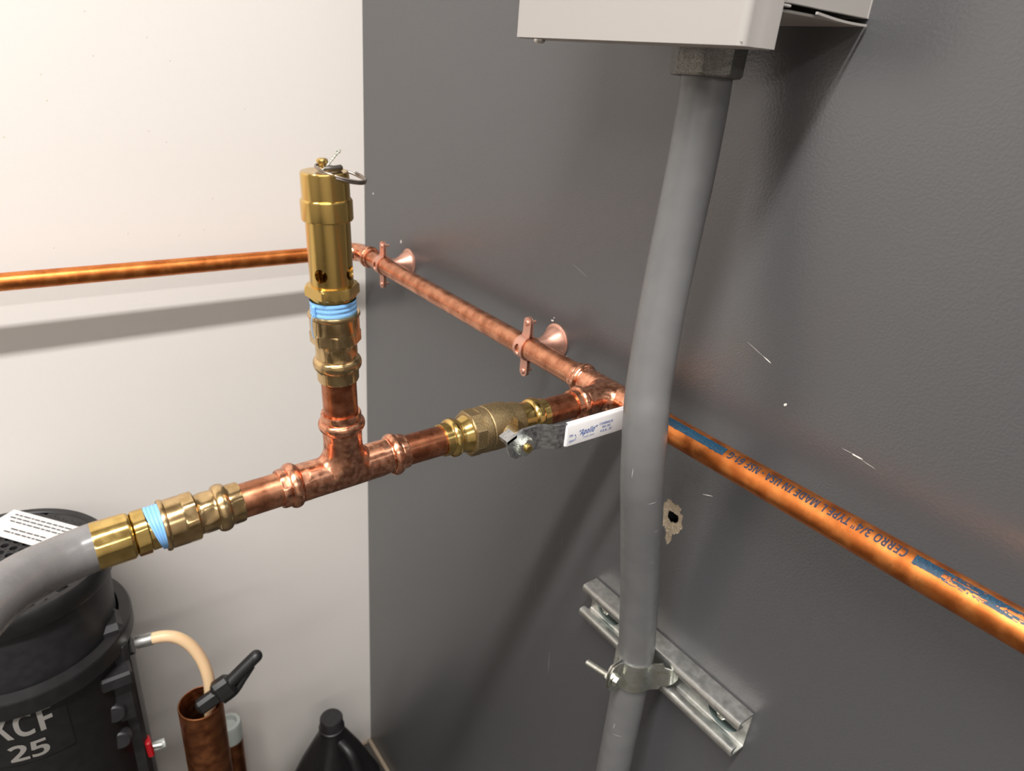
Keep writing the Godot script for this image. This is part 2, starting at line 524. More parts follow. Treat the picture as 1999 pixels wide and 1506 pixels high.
func build_room() -> void:
	struct("floor", slab(Shape.new(), Vector3(-2.6, -0.1, WALL_Z - 0.12), Vector3(WALL_X + 0.12, 0.0, 2.6), 0.0), M.floor)
	struct("ceiling", slab(Shape.new(), Vector3(-3.3, CEILING, WALL_Z - 0.12), Vector3(WALL_X + 0.12, CEILING + 0.1, 2.6), 0.0), M.ceiling)
	var wb := struct("wall_back", slab(Shape.new(), Vector3(-3.3, 0, WALL_Z - 0.12), Vector3(WALL_X, CEILING, WALL_Z), 0.0), M.white)
	for q in [[0.1219, 1.365], [0.1804, 1.3444], [0.2019, 1.3215], [0.1234, 1.3215], [0.0709, 1.2999], [0.1689, 1.2434], [0.187, 1.2308], [0.026, 1.2352], [0.0507, 1.1121], [0.1304, 1.1236], [0.1884, 1.1171], [0.2188, 1.1223], [0.2335, 1.1618], [0.2833, 1.2714], [0.072, 1.2738]]:
		var sp := Shape.new()
		lathe(sp, frame(Vector3(q[0], q[1], WALL_Z - 0.0002), Vector3(0.1, 0.1, 1)), [[0.0, 0.0009], [0.0003, 0.0006], [0.0004, 0.0]], 8)
		part(wb, "wall_speck", sp, M.speck, 60)
	struct("wall_left", slab(Shape.new(), Vector3(-3.4, 0, WALL_Z), Vector3(-3.3, CEILING, 2.6), 0.0), M.room)
	struct("wall_front", slab(Shape.new(), Vector3(-3.3, 0, 2.6), Vector3(WALL_X, CEILING, 2.7), 0.0), M.room)
	# the grey wall, with an opening for the knocked-out plaster
	var cy := 0.984; var cz := -0.3195
	var hy := 0.026; var hz := 0.020
	var s := Shape.new()
	var zs := [WALL_Z - 0.12, cz - hz, cz + hz, 2.6]
	var ys := [0.0, cy - hy, cy + hy, CEILING]
	for i in 3:
		for j in 3:
			if i == 1 and j == 1: continue
			s.quad(s.p(Vector3(WALL_X, ys[j], zs[i])), s.p(Vector3(WALL_X, ys[j], zs[i + 1])), s.p(Vector3(WALL_X, ys[j + 1], zs[i + 1])), s.p(Vector3(WALL_X, ys[j + 1], zs[i])))
	slab(s, Vector3(WALL_X + 0.02, 0, WALL_Z - 0.12), Vector3(WALL_X + 0.12, CEILING, 2.6), 0.0)
	var w := struct("wall_right", s, M.grey)
	# the chipped patch: painted rim, plaster crater, dark hole
	var rng := RandomNumberGenerator.new(); rng.seed = 4
	var paint := Shape.new(); var crumb := Shape.new()
	var n := 40
	var bump := FastNoiseLite.new(); bump.seed = 6; bump.frequency = 90.0
	for i in n:
		for j in n:
			var q := []
			var inner := 0
			var open := 0
			for e in [[0, 0], [1, 0], [1, 1], [0, 1]]:
				var z := lerpf(-hz, hz, float(i + e[0]) / n); var y := lerpf(-hy, hy, float(j + e[1]) / n)
				var k := bump.get_noise_2d(z, y)
				var rr := Vector2(z / 0.0135, (y - 0.004) / 0.0165).length() + 0.25 * k
				var tail := Vector2((z - 0.0015) / 0.0030, (y + 0.016) / 0.0085).length() + 0.3 * k
				var d := 0.0
				var hole := Vector2((z - 0.0012) / 0.0065, (y - 0.0045) / 0.006).length() + 0.3 * k
				if rr < 1.0 or tail < 1.0:
					inner += 1
					d = 0.0012 + 0.0015 * absf(k) - 0.002 * smoothstep(0.7, 1.0, minf(rr, tail)) * absf(k)
				if hole < 1.0: open += 1
				q.append(Vector3(WALL_X + d, cy + y, cz + z))
			if open >= 3: continue
			var sh := crumb if inner >= 2 else paint
			sh.quad(sh.p(q[0]), sh.p(q[1]), sh.p(q[2]), sh.p(q[3]))
	part(w, "paint_rim", paint, M.grey, 20)
	part(w, "plaster_hole", crumb, M.plaster, 15, "chipped plaster hole in the grey paint")
	# chips and scratches in the grey paint: [y, z, length, width, angle, kind]
	var marks := [[-0.2655, -0.4915, 0.0055, 0.0042, 0.3, 1], [-0.2695, -0.4865, 0.0040, 0.0028, 1.2, 1], [-0.2660, -0.4840, 0.0020, 0.0010, 1.2, 1],
		[-0.2365, -0.5120, 0.0045, 0.0020, 0.2, 1], [-0.2330, -0.5100, 0.0020, 0.0012, 1.0, 1],
		[-0.2330, -0.8440, 0.0055, 0.0035, 1.4, 1], [-0.1840, -0.9300, 0.0042, 0.0030, 0.5, 1],
		[-0.2246, -0.1822, 0.0090, 0.0014, -0.05, 1], [-0.2262, -0.1735, 0.0140, 0.0007, -0.15, 0], [-0.2240, -0.1890, 0.0100, 0.0007, -0.05, 0],
		[-0.2120, -0.2420, 0.0035, 0.0020, 0.7, 1], [-0.1810, -0.2760, 0.0200, 0.0006, -0.35, 0], [-0.1850, -0.2650, 0.0100, 0.0009, -0.35, 1],
		[-0.1750, -0.4790, 0.0260, 0.0004, -0.3, 0], [-0.3190, -0.2880, 0.0110, 0.0006, 0.35, 1],
		[-0.4800, -0.4550, 0.0220, 0.0005, -1.3, 0], [-0.5700, -0.4900, 0.0250, 0.0005, -1.4, 0], [-0.5100, -0.4060, 0.0100, 0.0008, 0.5, 0],
		[-0.5360, -0.1640, 0.0030, 0.0018, 0.9, 0], [-0.2700, -0.1450, 0.0024, 0.0012, 0.9, 0], [-0.6600, -0.4500, 0.0400, 0.0004, -1.5, 0]]
	for k in marks:
		var c := Shape.new()
		var dir := Vector3(0, sin(k[4]), cos(k[4])); var up := Vector3(0, cos(k[4]), -sin(k[4]))
		var mid := Vector3(WALL_X - 0.0001, EYE + k[0], k[1])
		var m := c.p(mid - Vector3(0.0003, 0, 0))
		var ring := []
		for i in 12:
			var a := TAU * i / 12.0
			ring.append(c.p(mid + (dir * cos(a) * k[2] + up * sin(a) * k[3]) * 0.5 * rng.randf_range(0.7, 1.1)))
		for i in 12: c.tri(m, ring[(i + 1) % 12], ring[i])
		part(w, "paint_chip", c, M.chip if k[5] == 1 else M.scuff, 60)
	struct("trim_1", slab(Shape.new(), Vector3(WALL_X - 0.008, 0.0, WALL_Z), Vector3(WALL_X, 0.008, 2.5), 0.002), M.caulk)
	struct("trim_2", slab(Shape.new(), Vector3(-3.2, 0.0, WALL_Z), Vector3(WALL_X - 0.008, 0.006, WALL_Z + 0.006), 0.002), M.caulk)

func pipe(s: Shape, a: Vector3, b: Vector3, r := PIPE_R) -> Shape:
	var d := b - a
	return lathe(s, frame(a, d), [[0.0, 0.0], [0.0, r], [d.length() * 0.5, r], [d.length(), r], [d.length(), 0.0]], 40)

func build_pipe_run() -> void:
	var tee := Vector3(PIPE_X, PIPE_Y, BRANCH_Z)
	var elbow := Vector3(PIPE_X, PIPE_Y, PIPE_Z)
	var t := thing("copper_pipe_run", "long copper pipe run along both walls, turning at the corner", "pipe", elbow)
	part(t, "pipe", pipe(Shape.new(), Vector3(-3.29, PIPE_Y, PIPE_Z), elbow + Vector3(-0.028, 0, 0), 0.0098), M.copper_orange, 40, "copper pipe along the white wall")
	part(t, "pipe", pipe(Shape.new(), elbow + Vector3(0, 0, 0.028), tee + Vector3(0, 0, -0.042)), M.copper, 40, "copper pipe between corner and wall tee")
	var long := part(t, "pipe", pipe(Shape.new(), tee + Vector3(0, 0, 0.042), Vector3(PIPE_X, PIPE_Y, 2.55)), M.copper_orange, 40, "orange copper pipe with blue stripe and printed text")
	part(t, "tee_fitting", tee_shape(tee, Vector3(0, 0, 1), Vector3(-1, 0, 0)), M.copper_fitting, 28)
	# elbow in the corner
	var s := Shape.new()
	var arc := PackedVector3Array()
	for k in 13:
		var a := PI / 2 * k / 12.0
		arc.append(elbow + Vector3(-0.019 + 0.019 * sin(a), 0, 0.019 - 0.019 * cos(a)))
	tube(s, arc, 0.0124, 32)
	press_end(s, elbow, Vector3(-1, 0, 0), 0.0124, 0.018)
	press_end(s, elbow, Vector3(0, 0, 1), 0.0124, 0.018)
	part(t, "elbow_fitting", s, M.copper_fitting, 28)
	# print on the pipe: angle 0 = top, positive toward the camera
	var around := func(z: float, ang: float) -> Vector3:
		return Vector3(PIPE_X - (PIPE_R + 0.00012) * sin(ang), PIPE_Y + (PIPE_R + 0.00012) * cos(ang), z)
	var mid := 0.50
	var words := lettering(Shape.new(), "CERRO 3/4\" TYPE L MADE IN USA · NSF 61-G", 0.0064,
		func(x: float, y: float) -> Vector3: return around.call(-0.1845 - x, mid + y / PIPE_R), true, false, 0.0012, 0.131)
	part(long, "printed_text", words, M.pipe_ink, 60, "upside down blue lettering on the pipe")
	var jag := FastNoiseLite.new(); jag.seed = 3; jag.frequency = 160.0
	for e in [[-0.330, -0.2535], [-0.1145, 0.30]]:
		var st := Shape.new()
		var steps := int((e[1] - e[0]) / 0.0009)
		var last := []
		for i in steps + 1:
			var z := lerpf(e[0], e[1], float(i) / steps)
			var row := []
			for j in 13:
				var hi: float = mid + 0.31 + 0.10 * maxf(0.0, jag.get_noise_1d(z)); var lo: float = mid - 0.31 + 0.05 * jag.get_noise_1d(z + 5.0)
				row.append(st.p(around.call(z, lerpf(lo, hi, j / 12.0))))
			if i > 0:
				for j in 12:
					# worn through in long smears beyond the first stretch
					var worn := jag.get_noise_2d(z * 0.22 + 3.0, j * 0.0016) + 0.5 * jag.get_noise_2d(z * 1.5, j * 0.004)
					if e[0] > -0.2 and worn > 0.12 and z > -0.098: continue
					st.quad(last[j], last[j + 1], row[j + 1], row[j])
			last = row
		part(long, "blue_stripe", st, M.stripe, 60)

func build_branch() -> void:
	var tee := Vector3(PIPE_X, PIPE_Y, BRANCH_Z)
	var mid := Vector3(0.1599, 1.0925, BRANCH_Z)
	var run := Vector3(-0.9992, -0.0401, 0.0)
	var up := Vector3(-0.0401, 0.9992, 0.0087)
	var t := thing("copper_branch", "copper branch pipe with a press tee under the brass relief valve", "pipe", mid)
	part(t, "tee_fitting", tee_shape(mid, run, up), M.copper_fitting, 28)
	part(t, "pipe", pipe(Shape.new(), Vector3(0.364, PIPE_Y, BRANCH_Z), Vector3(0.327, PIPE_Y, BRANCH_Z)), M.copper_dark, 40)
	part(t, "pipe", pipe(Shape.new(), Vector3(0.239, PIPE_Y, BRANCH_Z), mid - run * 0.042), M.copper_dark, 40)
	part(t, "pipe", pipe(Shape.new(), mid + run * 0.042, mid + run * 0.073), M.copper, 40)
	part(t, "pipe", pipe(Shape.new(), mid + up * 0.036, mid + up * 0.073), M.copper_dark, 40)
	adapter("brass press adapter screwed under the upright relief valve", mid + up * 0.0684, up, 0.2)
	adapter("brass press adapter between copper branch and grey hose", mid + run * 0.0690, run, 0.9)

func build_ball_valve() -> void:
	var y := PIPE_Y
	var z := BRANCH_Z
	var o := Vector3(0.2820, y, z)
	var t := thing("ball_valve", "brass ball valve with white lever handle and blue lettering", "valve", o)
	var xf := frame(Vector3(0, y, z), Vector3(1, 0, 0), Vector3(0, 1, 0))
	# press ends
	var right := [[0.304, 0.0145], [0.308, 0.0132], [0.3135, 0.0124]]
	for k in 9:
		var a := PI * k / 8.0
		right.append([0.3205 - 0.0045 * cos(a), 0.0126 + 0.0022 * sin(a)])
	right.append_array([[0.3256, 0.0123], [0.3310, 0.0122], [0.3318, 0.0120], [0.3318, 0.0111], [0.328, 0.0110]])
	part_lathe(t, "press_end", xf, right, M.brass_gold, 48)
	var left := [[0.240, 0.0110], [0.2352, 0.0111], [0.2352, 0.0121], [0.2360, 0.0123], [0.2405, 0.0124]]
	for k in 9:
		var a := PI * k / 8.0
		left.append([0.2446 - 0.0036 * cos(a), 0.0126 + 0.0022 * sin(a)])
	left.append_array([[0.2486, 0.0125], [0.2510, 0.0128], [0.2555, 0.0146], [0.2580, 0.0150]])
	part_lathe(t, "press_end", xf, left, M.brass_gold, 48)
	# end piece with wrench flats
	part_lathe(t, "hex_end", xf, [[0.2560, 0.0130], [0.2565, 0.0160], [0.2575, 0.0168, 8, 0.0180], [0.2655, 0.0168, 8, 0.0182], [0.2662, 0.0165]], M.brass_cast, 64, 0.3)
	# cast body
	var s := Shape.new()
	lathe(s, xf, [[0.2650, 0.0160], [0.2658, 0.0176], [0.2715, 0.0180], [0.2722, 0.0174], [0.2730, 0.0174], [0.2737, 0.0180], [0.2800, 0.0184], [0.2880, 0.0182], [0.2930, 0.0174], [0.2938, 0.0160], [0.2950, 0.0156], [0.3030, 0.0154], [0.3050, 0.0146], [0.3055, 0.0130]], 56)
	part(t, "body", s, M.brass_cast, 30)
	# stem boss toward the camera, with the stop web beside it
	var boss := Shape.new()
	var bx := Vector3(0.2855, y, z)
	lathe(boss, frame(bx, Vector3(0, 0, 1)), [[0.010, 0.0105], [0.0165, 0.0086], [0.0195, 0.0078], [0.0260, 0.0076], [0.0268, 0.0070], [0.0268, 0.0]], 36)
	var web := PackedVector2Array([Vector2(0.0035, 0.0130), Vector2(0.0150, 0.0030), Vector2(0.0150, -0.0020), Vector2(0.004, 0.001)])
	prism(boss, Transform3D(Basis(Vector3(1, 0, 0), Vector3(0, 1, 0), Vector3(0, 0, 1)), bx + Vector3(-0.0005, 0.0015, 0.0155)), web, 0.0065)
	part(t, "stem_boss", boss, M.brass_cast, 30)
	part_lathe(t, "stem", frame(bx, Vector3(0, 0, 1)), [[0.024, 0.0052], [0.0350, 0.0048], [0.0380, 0.0034], [0.0414, 0.0034], [0.0420, 0.0026], [0.0420, 0.0]], M.brass_gold, 24)
	part_lathe(t, "packing_nut", frame(bx + Vector3(0, 0, 0.0262), Vector3(0, 0, 1)), [[0.0, 0.0], [0.0, 0.0062, 6, 0.0070], [0.0048, 0.0062, 6, 0.0070], [0.0050, 0.0]], M.brass_gold, 36)
	# lever: plate on the stem, jog, then the vinyl covered grip
	var lever := Shape.new()
	var pz := z + 0.0322
	var plate := PackedVector2Array([Vector2(0.2700, 1.1010), Vector2(0.2765, 1.1042), Vector2(0.2840, 1.1075), Vector2(0.2985, 1.1078), Vector2(0.2985, 1.0878), Vector2(0.2880, 1.0862), Vector2(0.2790, 1.0842), Vector2(0.2740, 1.0880), Vector2(0.2715, 1.0935)])
	prism(lever, Transform3D(Basis(), Vector3(0, 0, pz)), plate, 0.0025)
	# bent stop lug
	prism(lever, Transform3D(Basis(), Vector3(0, 0, pz - 0.0085)), PackedVector2Array([Vector2(0.2702, 1.1010), Vector2(0.2702, 1.0985), Vector2(0.2785, 1.1025), Vector2(0.2785, 1.1050)]), 0.011)
	var line := PackedVector3Array(); var lo := PackedFloat32Array(); var hi := PackedFloat32Array()
	for e in [[0.2975, 0.0], [0.3000, 0.0004], [0.3030, 0.0020], [0.3090, 0.0062], [0.3120, 0.0076], [0.3150, 0.0080], [0.3240, 0.0080], [0.3800, 0.0080], [0.3920, 0.0080]]:
		line.append(Vector3(e[0], 1.0975, pz + 0.00125 + e[1])); lo.append(-0.0098); hi.append(0.0102)
	band(lever, line, 0.0025, Vector3(0, 1, 0), lo, hi)
	var lv := part(t, "lever", lever, M.steel, 40)
	var grip := Shape.new()
	box(grip, Transform3D(Basis(), Vector3(0.3570, 1.0973, pz + 0.00925)), Vector3(0.078, 0.0212, 0.0062), 0.0022)
	part(lv, "grip_sleeve", grip, M.vinyl, 50, "white vinyl grip")
	var face := pz + 0.00925 + 0.0031 + 0.0001
	var put := func(text: String, size: float, x: float, yy: float, wide: float, bold: bool, italic: bool) -> void:
		var sh := lettering(Shape.new(), text, size, func(a: float, b: float) -> Vector3: return Vector3(x + a, yy + b, face), bold, italic, 1.0, wide)
		part(lv, "lettering", sh, M.ink, 60)
	put.call("ON", 0.0019, 0.3232, 1.0974, 0.0034, true, false)
	put.call("OFF", 0.0019, 0.3240, 1.0924, 0.0044, true, false)
	put.call("“Apollo”", 0.0048, 0.3400, 1.0972, 0.0190, true, true)
	put.call("®", 0.0010, 0.3475, 1.0996, 0.0012, true, false)
	put.call("LEAD FREE", 0.0013, 0.3418, 1.0928, 0.0112, false, false)
	put.call("CONBRACO", 0.0021, 0.3590, 1.1002, 0.0142, true, false)
	put.call("IND. INC.", 0.0019, 0.3600, 1.0970, 0.0096, true, false)
	put.call("U.S.A.  2Y", 0.0019, 0.3600, 1.0936, 0.0122, true, false)
	# curved double arrow between ON and OFF
	var arrow := Shape.new()
	var prev := []
	for i in 13:
		var a := lerpf(-0.95, 0.95, i / 12.0)
		var c := Vector3(0.3252, 1.0949, face)
		var w := 0.00018 if i > 1 and i < 11 else 0.00045
		var row := [arrow.p(c + Vector3(cos(a), sin(a), 0) * (0.0030 - w)), arrow.p(c + Vector3(cos(a), sin(a), 0) * (0.0030 + w))]
		if i > 0: arrow.quad(prev[0], prev[1], row[1], row[0])
		prev = row
	part(lv, "lettering", arrow, M.ink, 60)
	# serrated nut
	var nut := Shape.new()
	var nx := frame(Vector3(0.2855, y, pz + 0.0025), Vector3(0, 0, 1))
	lathe(nut, nx, [[-0.0002, 0.0], [0.0, 0.0070], [0.0010, 0.0070], [0.0012, 0.0062, 6, 0.0071], [0.0046, 0.0062, 6, 0.0071], [0.0050, 0.0060], [0.0050, 0.0]], 48)
	for i in 28:
		var a := TAU * i / 28.0
		var d := nx.basis * Vector3(cos(a), 0, sin(a))
		box(nut, Transform3D(Basis(d, Vector3(0, 0, 1), d.cross(Vector3(0, 0, 1))), nx.origin + d * 0.0069 + Vector3(0, 0, 0.0012)), Vector3(0.0014, 0.0016, 0.0007), 0.0001)
	part(t, "serrated_nut", nut, M.zinc_bright, 30)

func tape_rings(s: Shape, at: Vector3, along: Vector3, a: float, b: float, r: float, turns: int, slant := 0.0) -> void:
	var xf := frame(at, along, Vector3(0, 1, 0) if absf(along.y) < 0.5 else Vector3(0, 0, 1))
	var rows := []
	var n := 48
	var steps := turns * 6
	var jit := FastNoiseLite.new(); jit.seed = 12; jit.frequency = 0.8
	for i in steps + 1:
		var q := float(i) / steps
		var row := PackedInt32Array()
		for j in n + 1:
			var th := TAU * j / n
			var r2 := r + 0.00045 * absf(sin(q * turns * PI + th * 0.5)) + 0.00012 * jit.get_noise_2d(cos(th) * 3.0 + q * 4.0, sin(th) * 3.0)
			var lift := slant * (0.5 - 0.5 * cos(th)) * (1.0 - q)
			row.append(s.p(xf * Vector3(r2 * cos(th), lerpf(a, b, q) + lift, r2 * sin(th)), Vector2(float(j) / n, q)))
		rows.append(row)
	for i in steps:
		for j in n: s.quad(rows[i][j], rows[i + 1][j], rows[i + 1][j + 1], rows[i][j + 1])

func build_relief_valve() -> void:
	var mid := Vector3(0.1599, 1.0925, BRANCH_Z)
	var up := Vector3(-0.0401, 0.9992, 0.0087).normalized()
	var at := mid + up * 0.1120
	var xf := frame(mid, up, Vector3(0, 0, 1))
	var t := thing("relief_valve", "tall turned brass safety relief valve with a steel pull ring", "valve", at)
	# thread wrapped in blue tape
	part_lathe(t, "threaded_neck", xf, [[0.104, 0.0], [0.104, 0.0122], [0.1260, 0.0128], [0.1265, 0.0120]], M.brass_gold, 48)
	var tp := Shape.new()
	tape_rings(tp, mid, up, 0.1135, 0.1222, 0.0134, 3)
	# loose fringe of tape at the left
	tube(tp, smooth([mid + up * 0.117 + Vector3(-0.0135, 0, 0.004), mid + up * 0.113 + Vector3(-0.0158, 0, 0.005), mid + up * 0.106 + Vector3(-0.0160, 0, 0.0045), mid + up * 0.100 + Vector3(-0.0152, 0, 0.0040)]), 0.0003, 6)
	box(tp, frame(mid + up * 0.1165 + Vector3(-0.0138, 0, 0.0035), up), Vector3(0.0035, 0.007, 0.0018), 0.0005)
	part(t, "thread_tape", tp, M.tape, 50, "pale blue thread tape")
	part_lathe(t, "hex_nut", xf, [[0.1240, 0.0120], [0.1242, 0.0140], [0.1252, 0.0140, 6, 0.0161], [0.1300, 0.0140, 6, 0.0161], [0.1316, 0.0140, 6, 0.0148], [0.1320, 0.0120]], M.brass, 72, 0.25, 25)
	# lower body with four round outlets through its wall
	var lo := 0.1315; var hi := 0.1700; var r := 0.0126; var hy := 0.1392; var hr := 0.0041
	var s := Shape.new()
	var n := 96
	var m := 48
	var cell := func(j: int, i: int) -> Array:
		return [TAU * j / n, lerpf(lo, 0.1500, float(i) / m)]
	var centres := [-0.69, -0.69 + TAU / 4, -0.69 + TAU / 2, -0.69 + TAU * 3 / 4]
	var snap := func(th: float, y: float) -> Vector2:
		for c in centres:
			var d := wrapf(th - c, -PI, PI) * r
			var v := Vector2(d, y - hy)
			if v.length() < hr and v.length() > 1e-6:
				if v.length() > hr * 0.82:
					v = v.normalized() * hr
					return Vector2(c + v.x / r, hy + v.y)
				return Vector2(NAN, NAN)
		return Vector2(th, y)
	for rad in [r, r - 0.0024]:
		var grid := []
		for i in m + 1:
			var row := []
			for j in n + 1:
				var e: Array = cell.call(j, i)
				var q: Vector2 = snap.call(e[0], e[1])
				row.append(-1 if is_nan(q.x) else s.p(xf * Vector3(rad * cos(q.x), q.y, rad * sin(q.x)), Vector2(q.x / TAU, q.y * 10.0)))
			grid.append(row)
		for i in m:
			for j in n:
				var q := [grid[i][j], grid[i + 1][j], grid[i + 1][j + 1], grid[i][j + 1]]
				if q.has(-1):
					var k := q.filter(func(x): return x != -1)
					if k.size() == 3:
						if rad == r: s.tri(k[0], k[1], k[2])
						else: s.tri(k[0], k[2], k[1])
					continue
				if rad == r: s.quad(q[0], q[1], q[2], q[3])
				else: s.quad(q[3], q[2], q[1], q[0])
	for c in centres:
		var k := 24
		for i in k:
			var q := []
			for e in [[i, r], [i, r - 0.0024], [i + 1, r - 0.0024], [i + 1, r]]:
				var a: float = TAU * e[0] / k
				var th: float = c + hr * cos(a) / r
				q.append(s.p(xf * Vector3(e[1] * cos(th), hy + hr * sin(a), e[1] * sin(th))))
			s.quad(q[0], q[1], q[2], q[3])
	lathe(s, xf, [[0.1500, r], [hi, r]], 96)
	part(t, "body", s, M.brass, 30)
	part_lathe(t, "inner_seat", xf, [[0.1316, 0.0098], [0.1318, 0.0], [0.1325, 0.0], [0.1325, 0.0050], [0.1400, 0.0048], [0.1405, 0.0085], [0.1440, 0.0085], [0.1442, 0.0]], M.brass_gold, 32)
	part_lathe(t, "collar", xf, [[0.1692, 0.0120], [0.1694, 0.0140], [0.1702, 0.0145], [0.1802, 0.0145], [0.1814, 0.0138], [0.1818, 0.0130]], M.brass, 64)
	var dimple := Shape.new()
	var th0 := 2.55
	var out := (xf.basis * Vector3(cos(th0), 0, sin(th0))).normalized()
	lathe(dimple, frame(xf * Vector3(0.01405 * cos(th0), 0.1756, 0.01405 * sin(th0)), out), [[0.0006, 0.0017], [0.0007, 0.0013], [-0.0012, 0.0011], [-0.0014, 0.0]], 18)
	part(t, "set_hole", dimple, M.brass_gold)
	part_lathe(t, "cap", xf, [[0.1812, 0.0133], [0.1950, 0.0133], [0.1960, 0.0128], [0.1963, 0.0118], [0.1960, 0.0060], [0.1962, 0.0]], M.brass, 64)
	var top := mid + up * 0.1962
	part_lathe(t, "stem_button", frame(top + Vector3(-0.0005, 0, -0.001), up), [[-0.001, 0.0022], [0.0035, 0.0022], [0.0040, 0.0030], [0.0052, 0.0032], [0.0062, 0.0028], [0.0066, 0.0018], [0.0067, 0.0]], M.brass_gold, 24)
	# split pull ring through the stem, hanging to the right
	var ring := Shape.new()
	var ctr := top + Vector3(0.0088, -0.0010, 0.0020)
	var ax := Vector3(0.94, -0.24, 0.18).normalized(); var bx := Vector3(-0.22, -0.10, 0.97); bx = (bx - ax * ax.dot(bx)).normalized()
	var nn := ax.cross(bx)
	if nn.y < 0.0: nn = -nn
	var path := PackedVector3Array()
	for i in 100:
		var a := lerpf(-0.75, TAU * 1.43, i / 99.0)
		path.append(ctr + ax * cos(a) * 0.0140 + bx * sin(a) * 0.0128 + nn * (0.0004 - 0.0017 * i / 99.0))
	tube(ring, path, 0.00075, 12)
	part(t, "pull_ring", ring, M.wire, 50, "thin steel split ring")
	# twisted seal wire and lead slug
	var w := Shape.new()
	var a0 := top + Vector3(-0.0010, 0.0014, 0.0030); var a1 := top + Vector3(0.0090, 0.0110, 0.0010)
	for ph in [0.0, PI]:
		var pts := PackedVector3Array()
		for i in 50:
			var q := i / 49.0
			var spread := 0.0005 if q < 0.75 else 0.0005 + 0.0004 * sin((q - 0.75) * 4.0 * PI)
			pts.append(a0.lerp(a1, q) + Vector3(cos(q * 22.0 + ph), 0.2, sin(q * 22.0 + ph)) * spread)
		tube(w, pts, 0.00036, 8)
	tube(w, smooth([top + Vector3(-0.0030, 0.0020, 0.0010), top + Vector3(-0.0022, 0.0012, 0.0032), a0, top + Vector3(0.002, 0.0012, 0.0045)]), 0.00036, 8)
	part(t, "seal_wire", w, M.zinc_bright, 50, "twisted bright seal wire")
	var slug := Shape.new()
	var path2 := smooth([top + Vector3(-0.0015, 0.0014, 0.0036), top + Vector3(0.0015, 0.0017, 0.0046), top + Vector3(0.0050, 0.0018, 0.0046), top + Vector3(0.0082, 0.0020, 0.0034)])
	tube(slug, path2, 0.0017, 14)
	part(t, "lead_seal", slug, M.lead, 50, "dark grey crimped lead seal")

func build_hose() -> void:
	var mid := Vector3(0.1599, 1.0925, BRANCH_Z)
	var run := Vector3(-0.9992, -0.0401, 0.0)
	var xf := frame(mid, run, Vector3(0, 1, 0))
	var at := mid + run * 0.110
	var t := thing("air_hose", "thick grey rubber hose with a gold brass ferrule", "hose", at)
	part_lathe(t, "threaded_nipple", xf, [[0.105, 0.0], [0.105, 0.0120], [0.1235, 0.0124], [0.1236, 0.0]], M.brass_gold, 40)
	var tp := Shape.new()
	tape_rings(tp, mid, run, 0.1222, 0.1138, 0.0132, 4, -0.0065)
	part(t, "thread_tape", tp, M.tape, 50, "pale blue thread tape on the hose fitting")
	part_lathe(t, "hex_shoulder", xf, [[0.1215, 0.0110], [0.1217, 0.0124], [0.1224, 0.0129, 6, 0.0136], [0.1288, 0.0129, 6, 0.0136], [0.1294, 0.0124]], M.brass_gold, 60, 0.3)
	var fe := [[0.1290, 0.0100], [0.1296, 0.0108], [0.1300, 0.0126], [0.1308, 0.0133], [0.1318, 0.0135, 8, 0.0138], [0.1480, 0.0136, 8, 0.0139], [0.1494, 0.0137], [0.1494, 0.0125]]
	part_lathe(t, "ferrule", xf, fe, M.brass_gold, 64, 0.35)
	var pts := [mid + run * 0.1440, mid + run * 0.1500, Vector3(0.0015, 1.0860, -0.3790), Vector3(-0.0085, 1.0868, -0.3750), Vector3(-0.0185, 1.0892, -0.3680), Vector3(-0.0263, 1.0915, -0.3600), Vector3(-0.0332, 1.0935, -0.3510), Vector3(-0.0440, 1.0960, -0.3340), Vector3(-0.0650, 1.0960, -0.2950), Vector3(-0.1000, 1.0830, -0.2350), Vector3(-0.1500, 1.0400, -0.1700), Vector3(-0.2000, 0.9500, -0.1200), Vector3(-0.2350, 0.7800, -0.1000), Vector3(-0.2500, 0.5500, -0.1200), Vector3(-0.2600, 0.3000, -0.1800), Vector3(-0.2800, 0.1000, -0.2800), Vector3(-0.3300, 0.0200, -0.4000), Vector3(-0.4500, 0.0150, -0.5000)]
	part(t, "rubber_hose", tube(Shape.new(), smooth(pts, 6), 0.0136, 36), M.hose, 50)

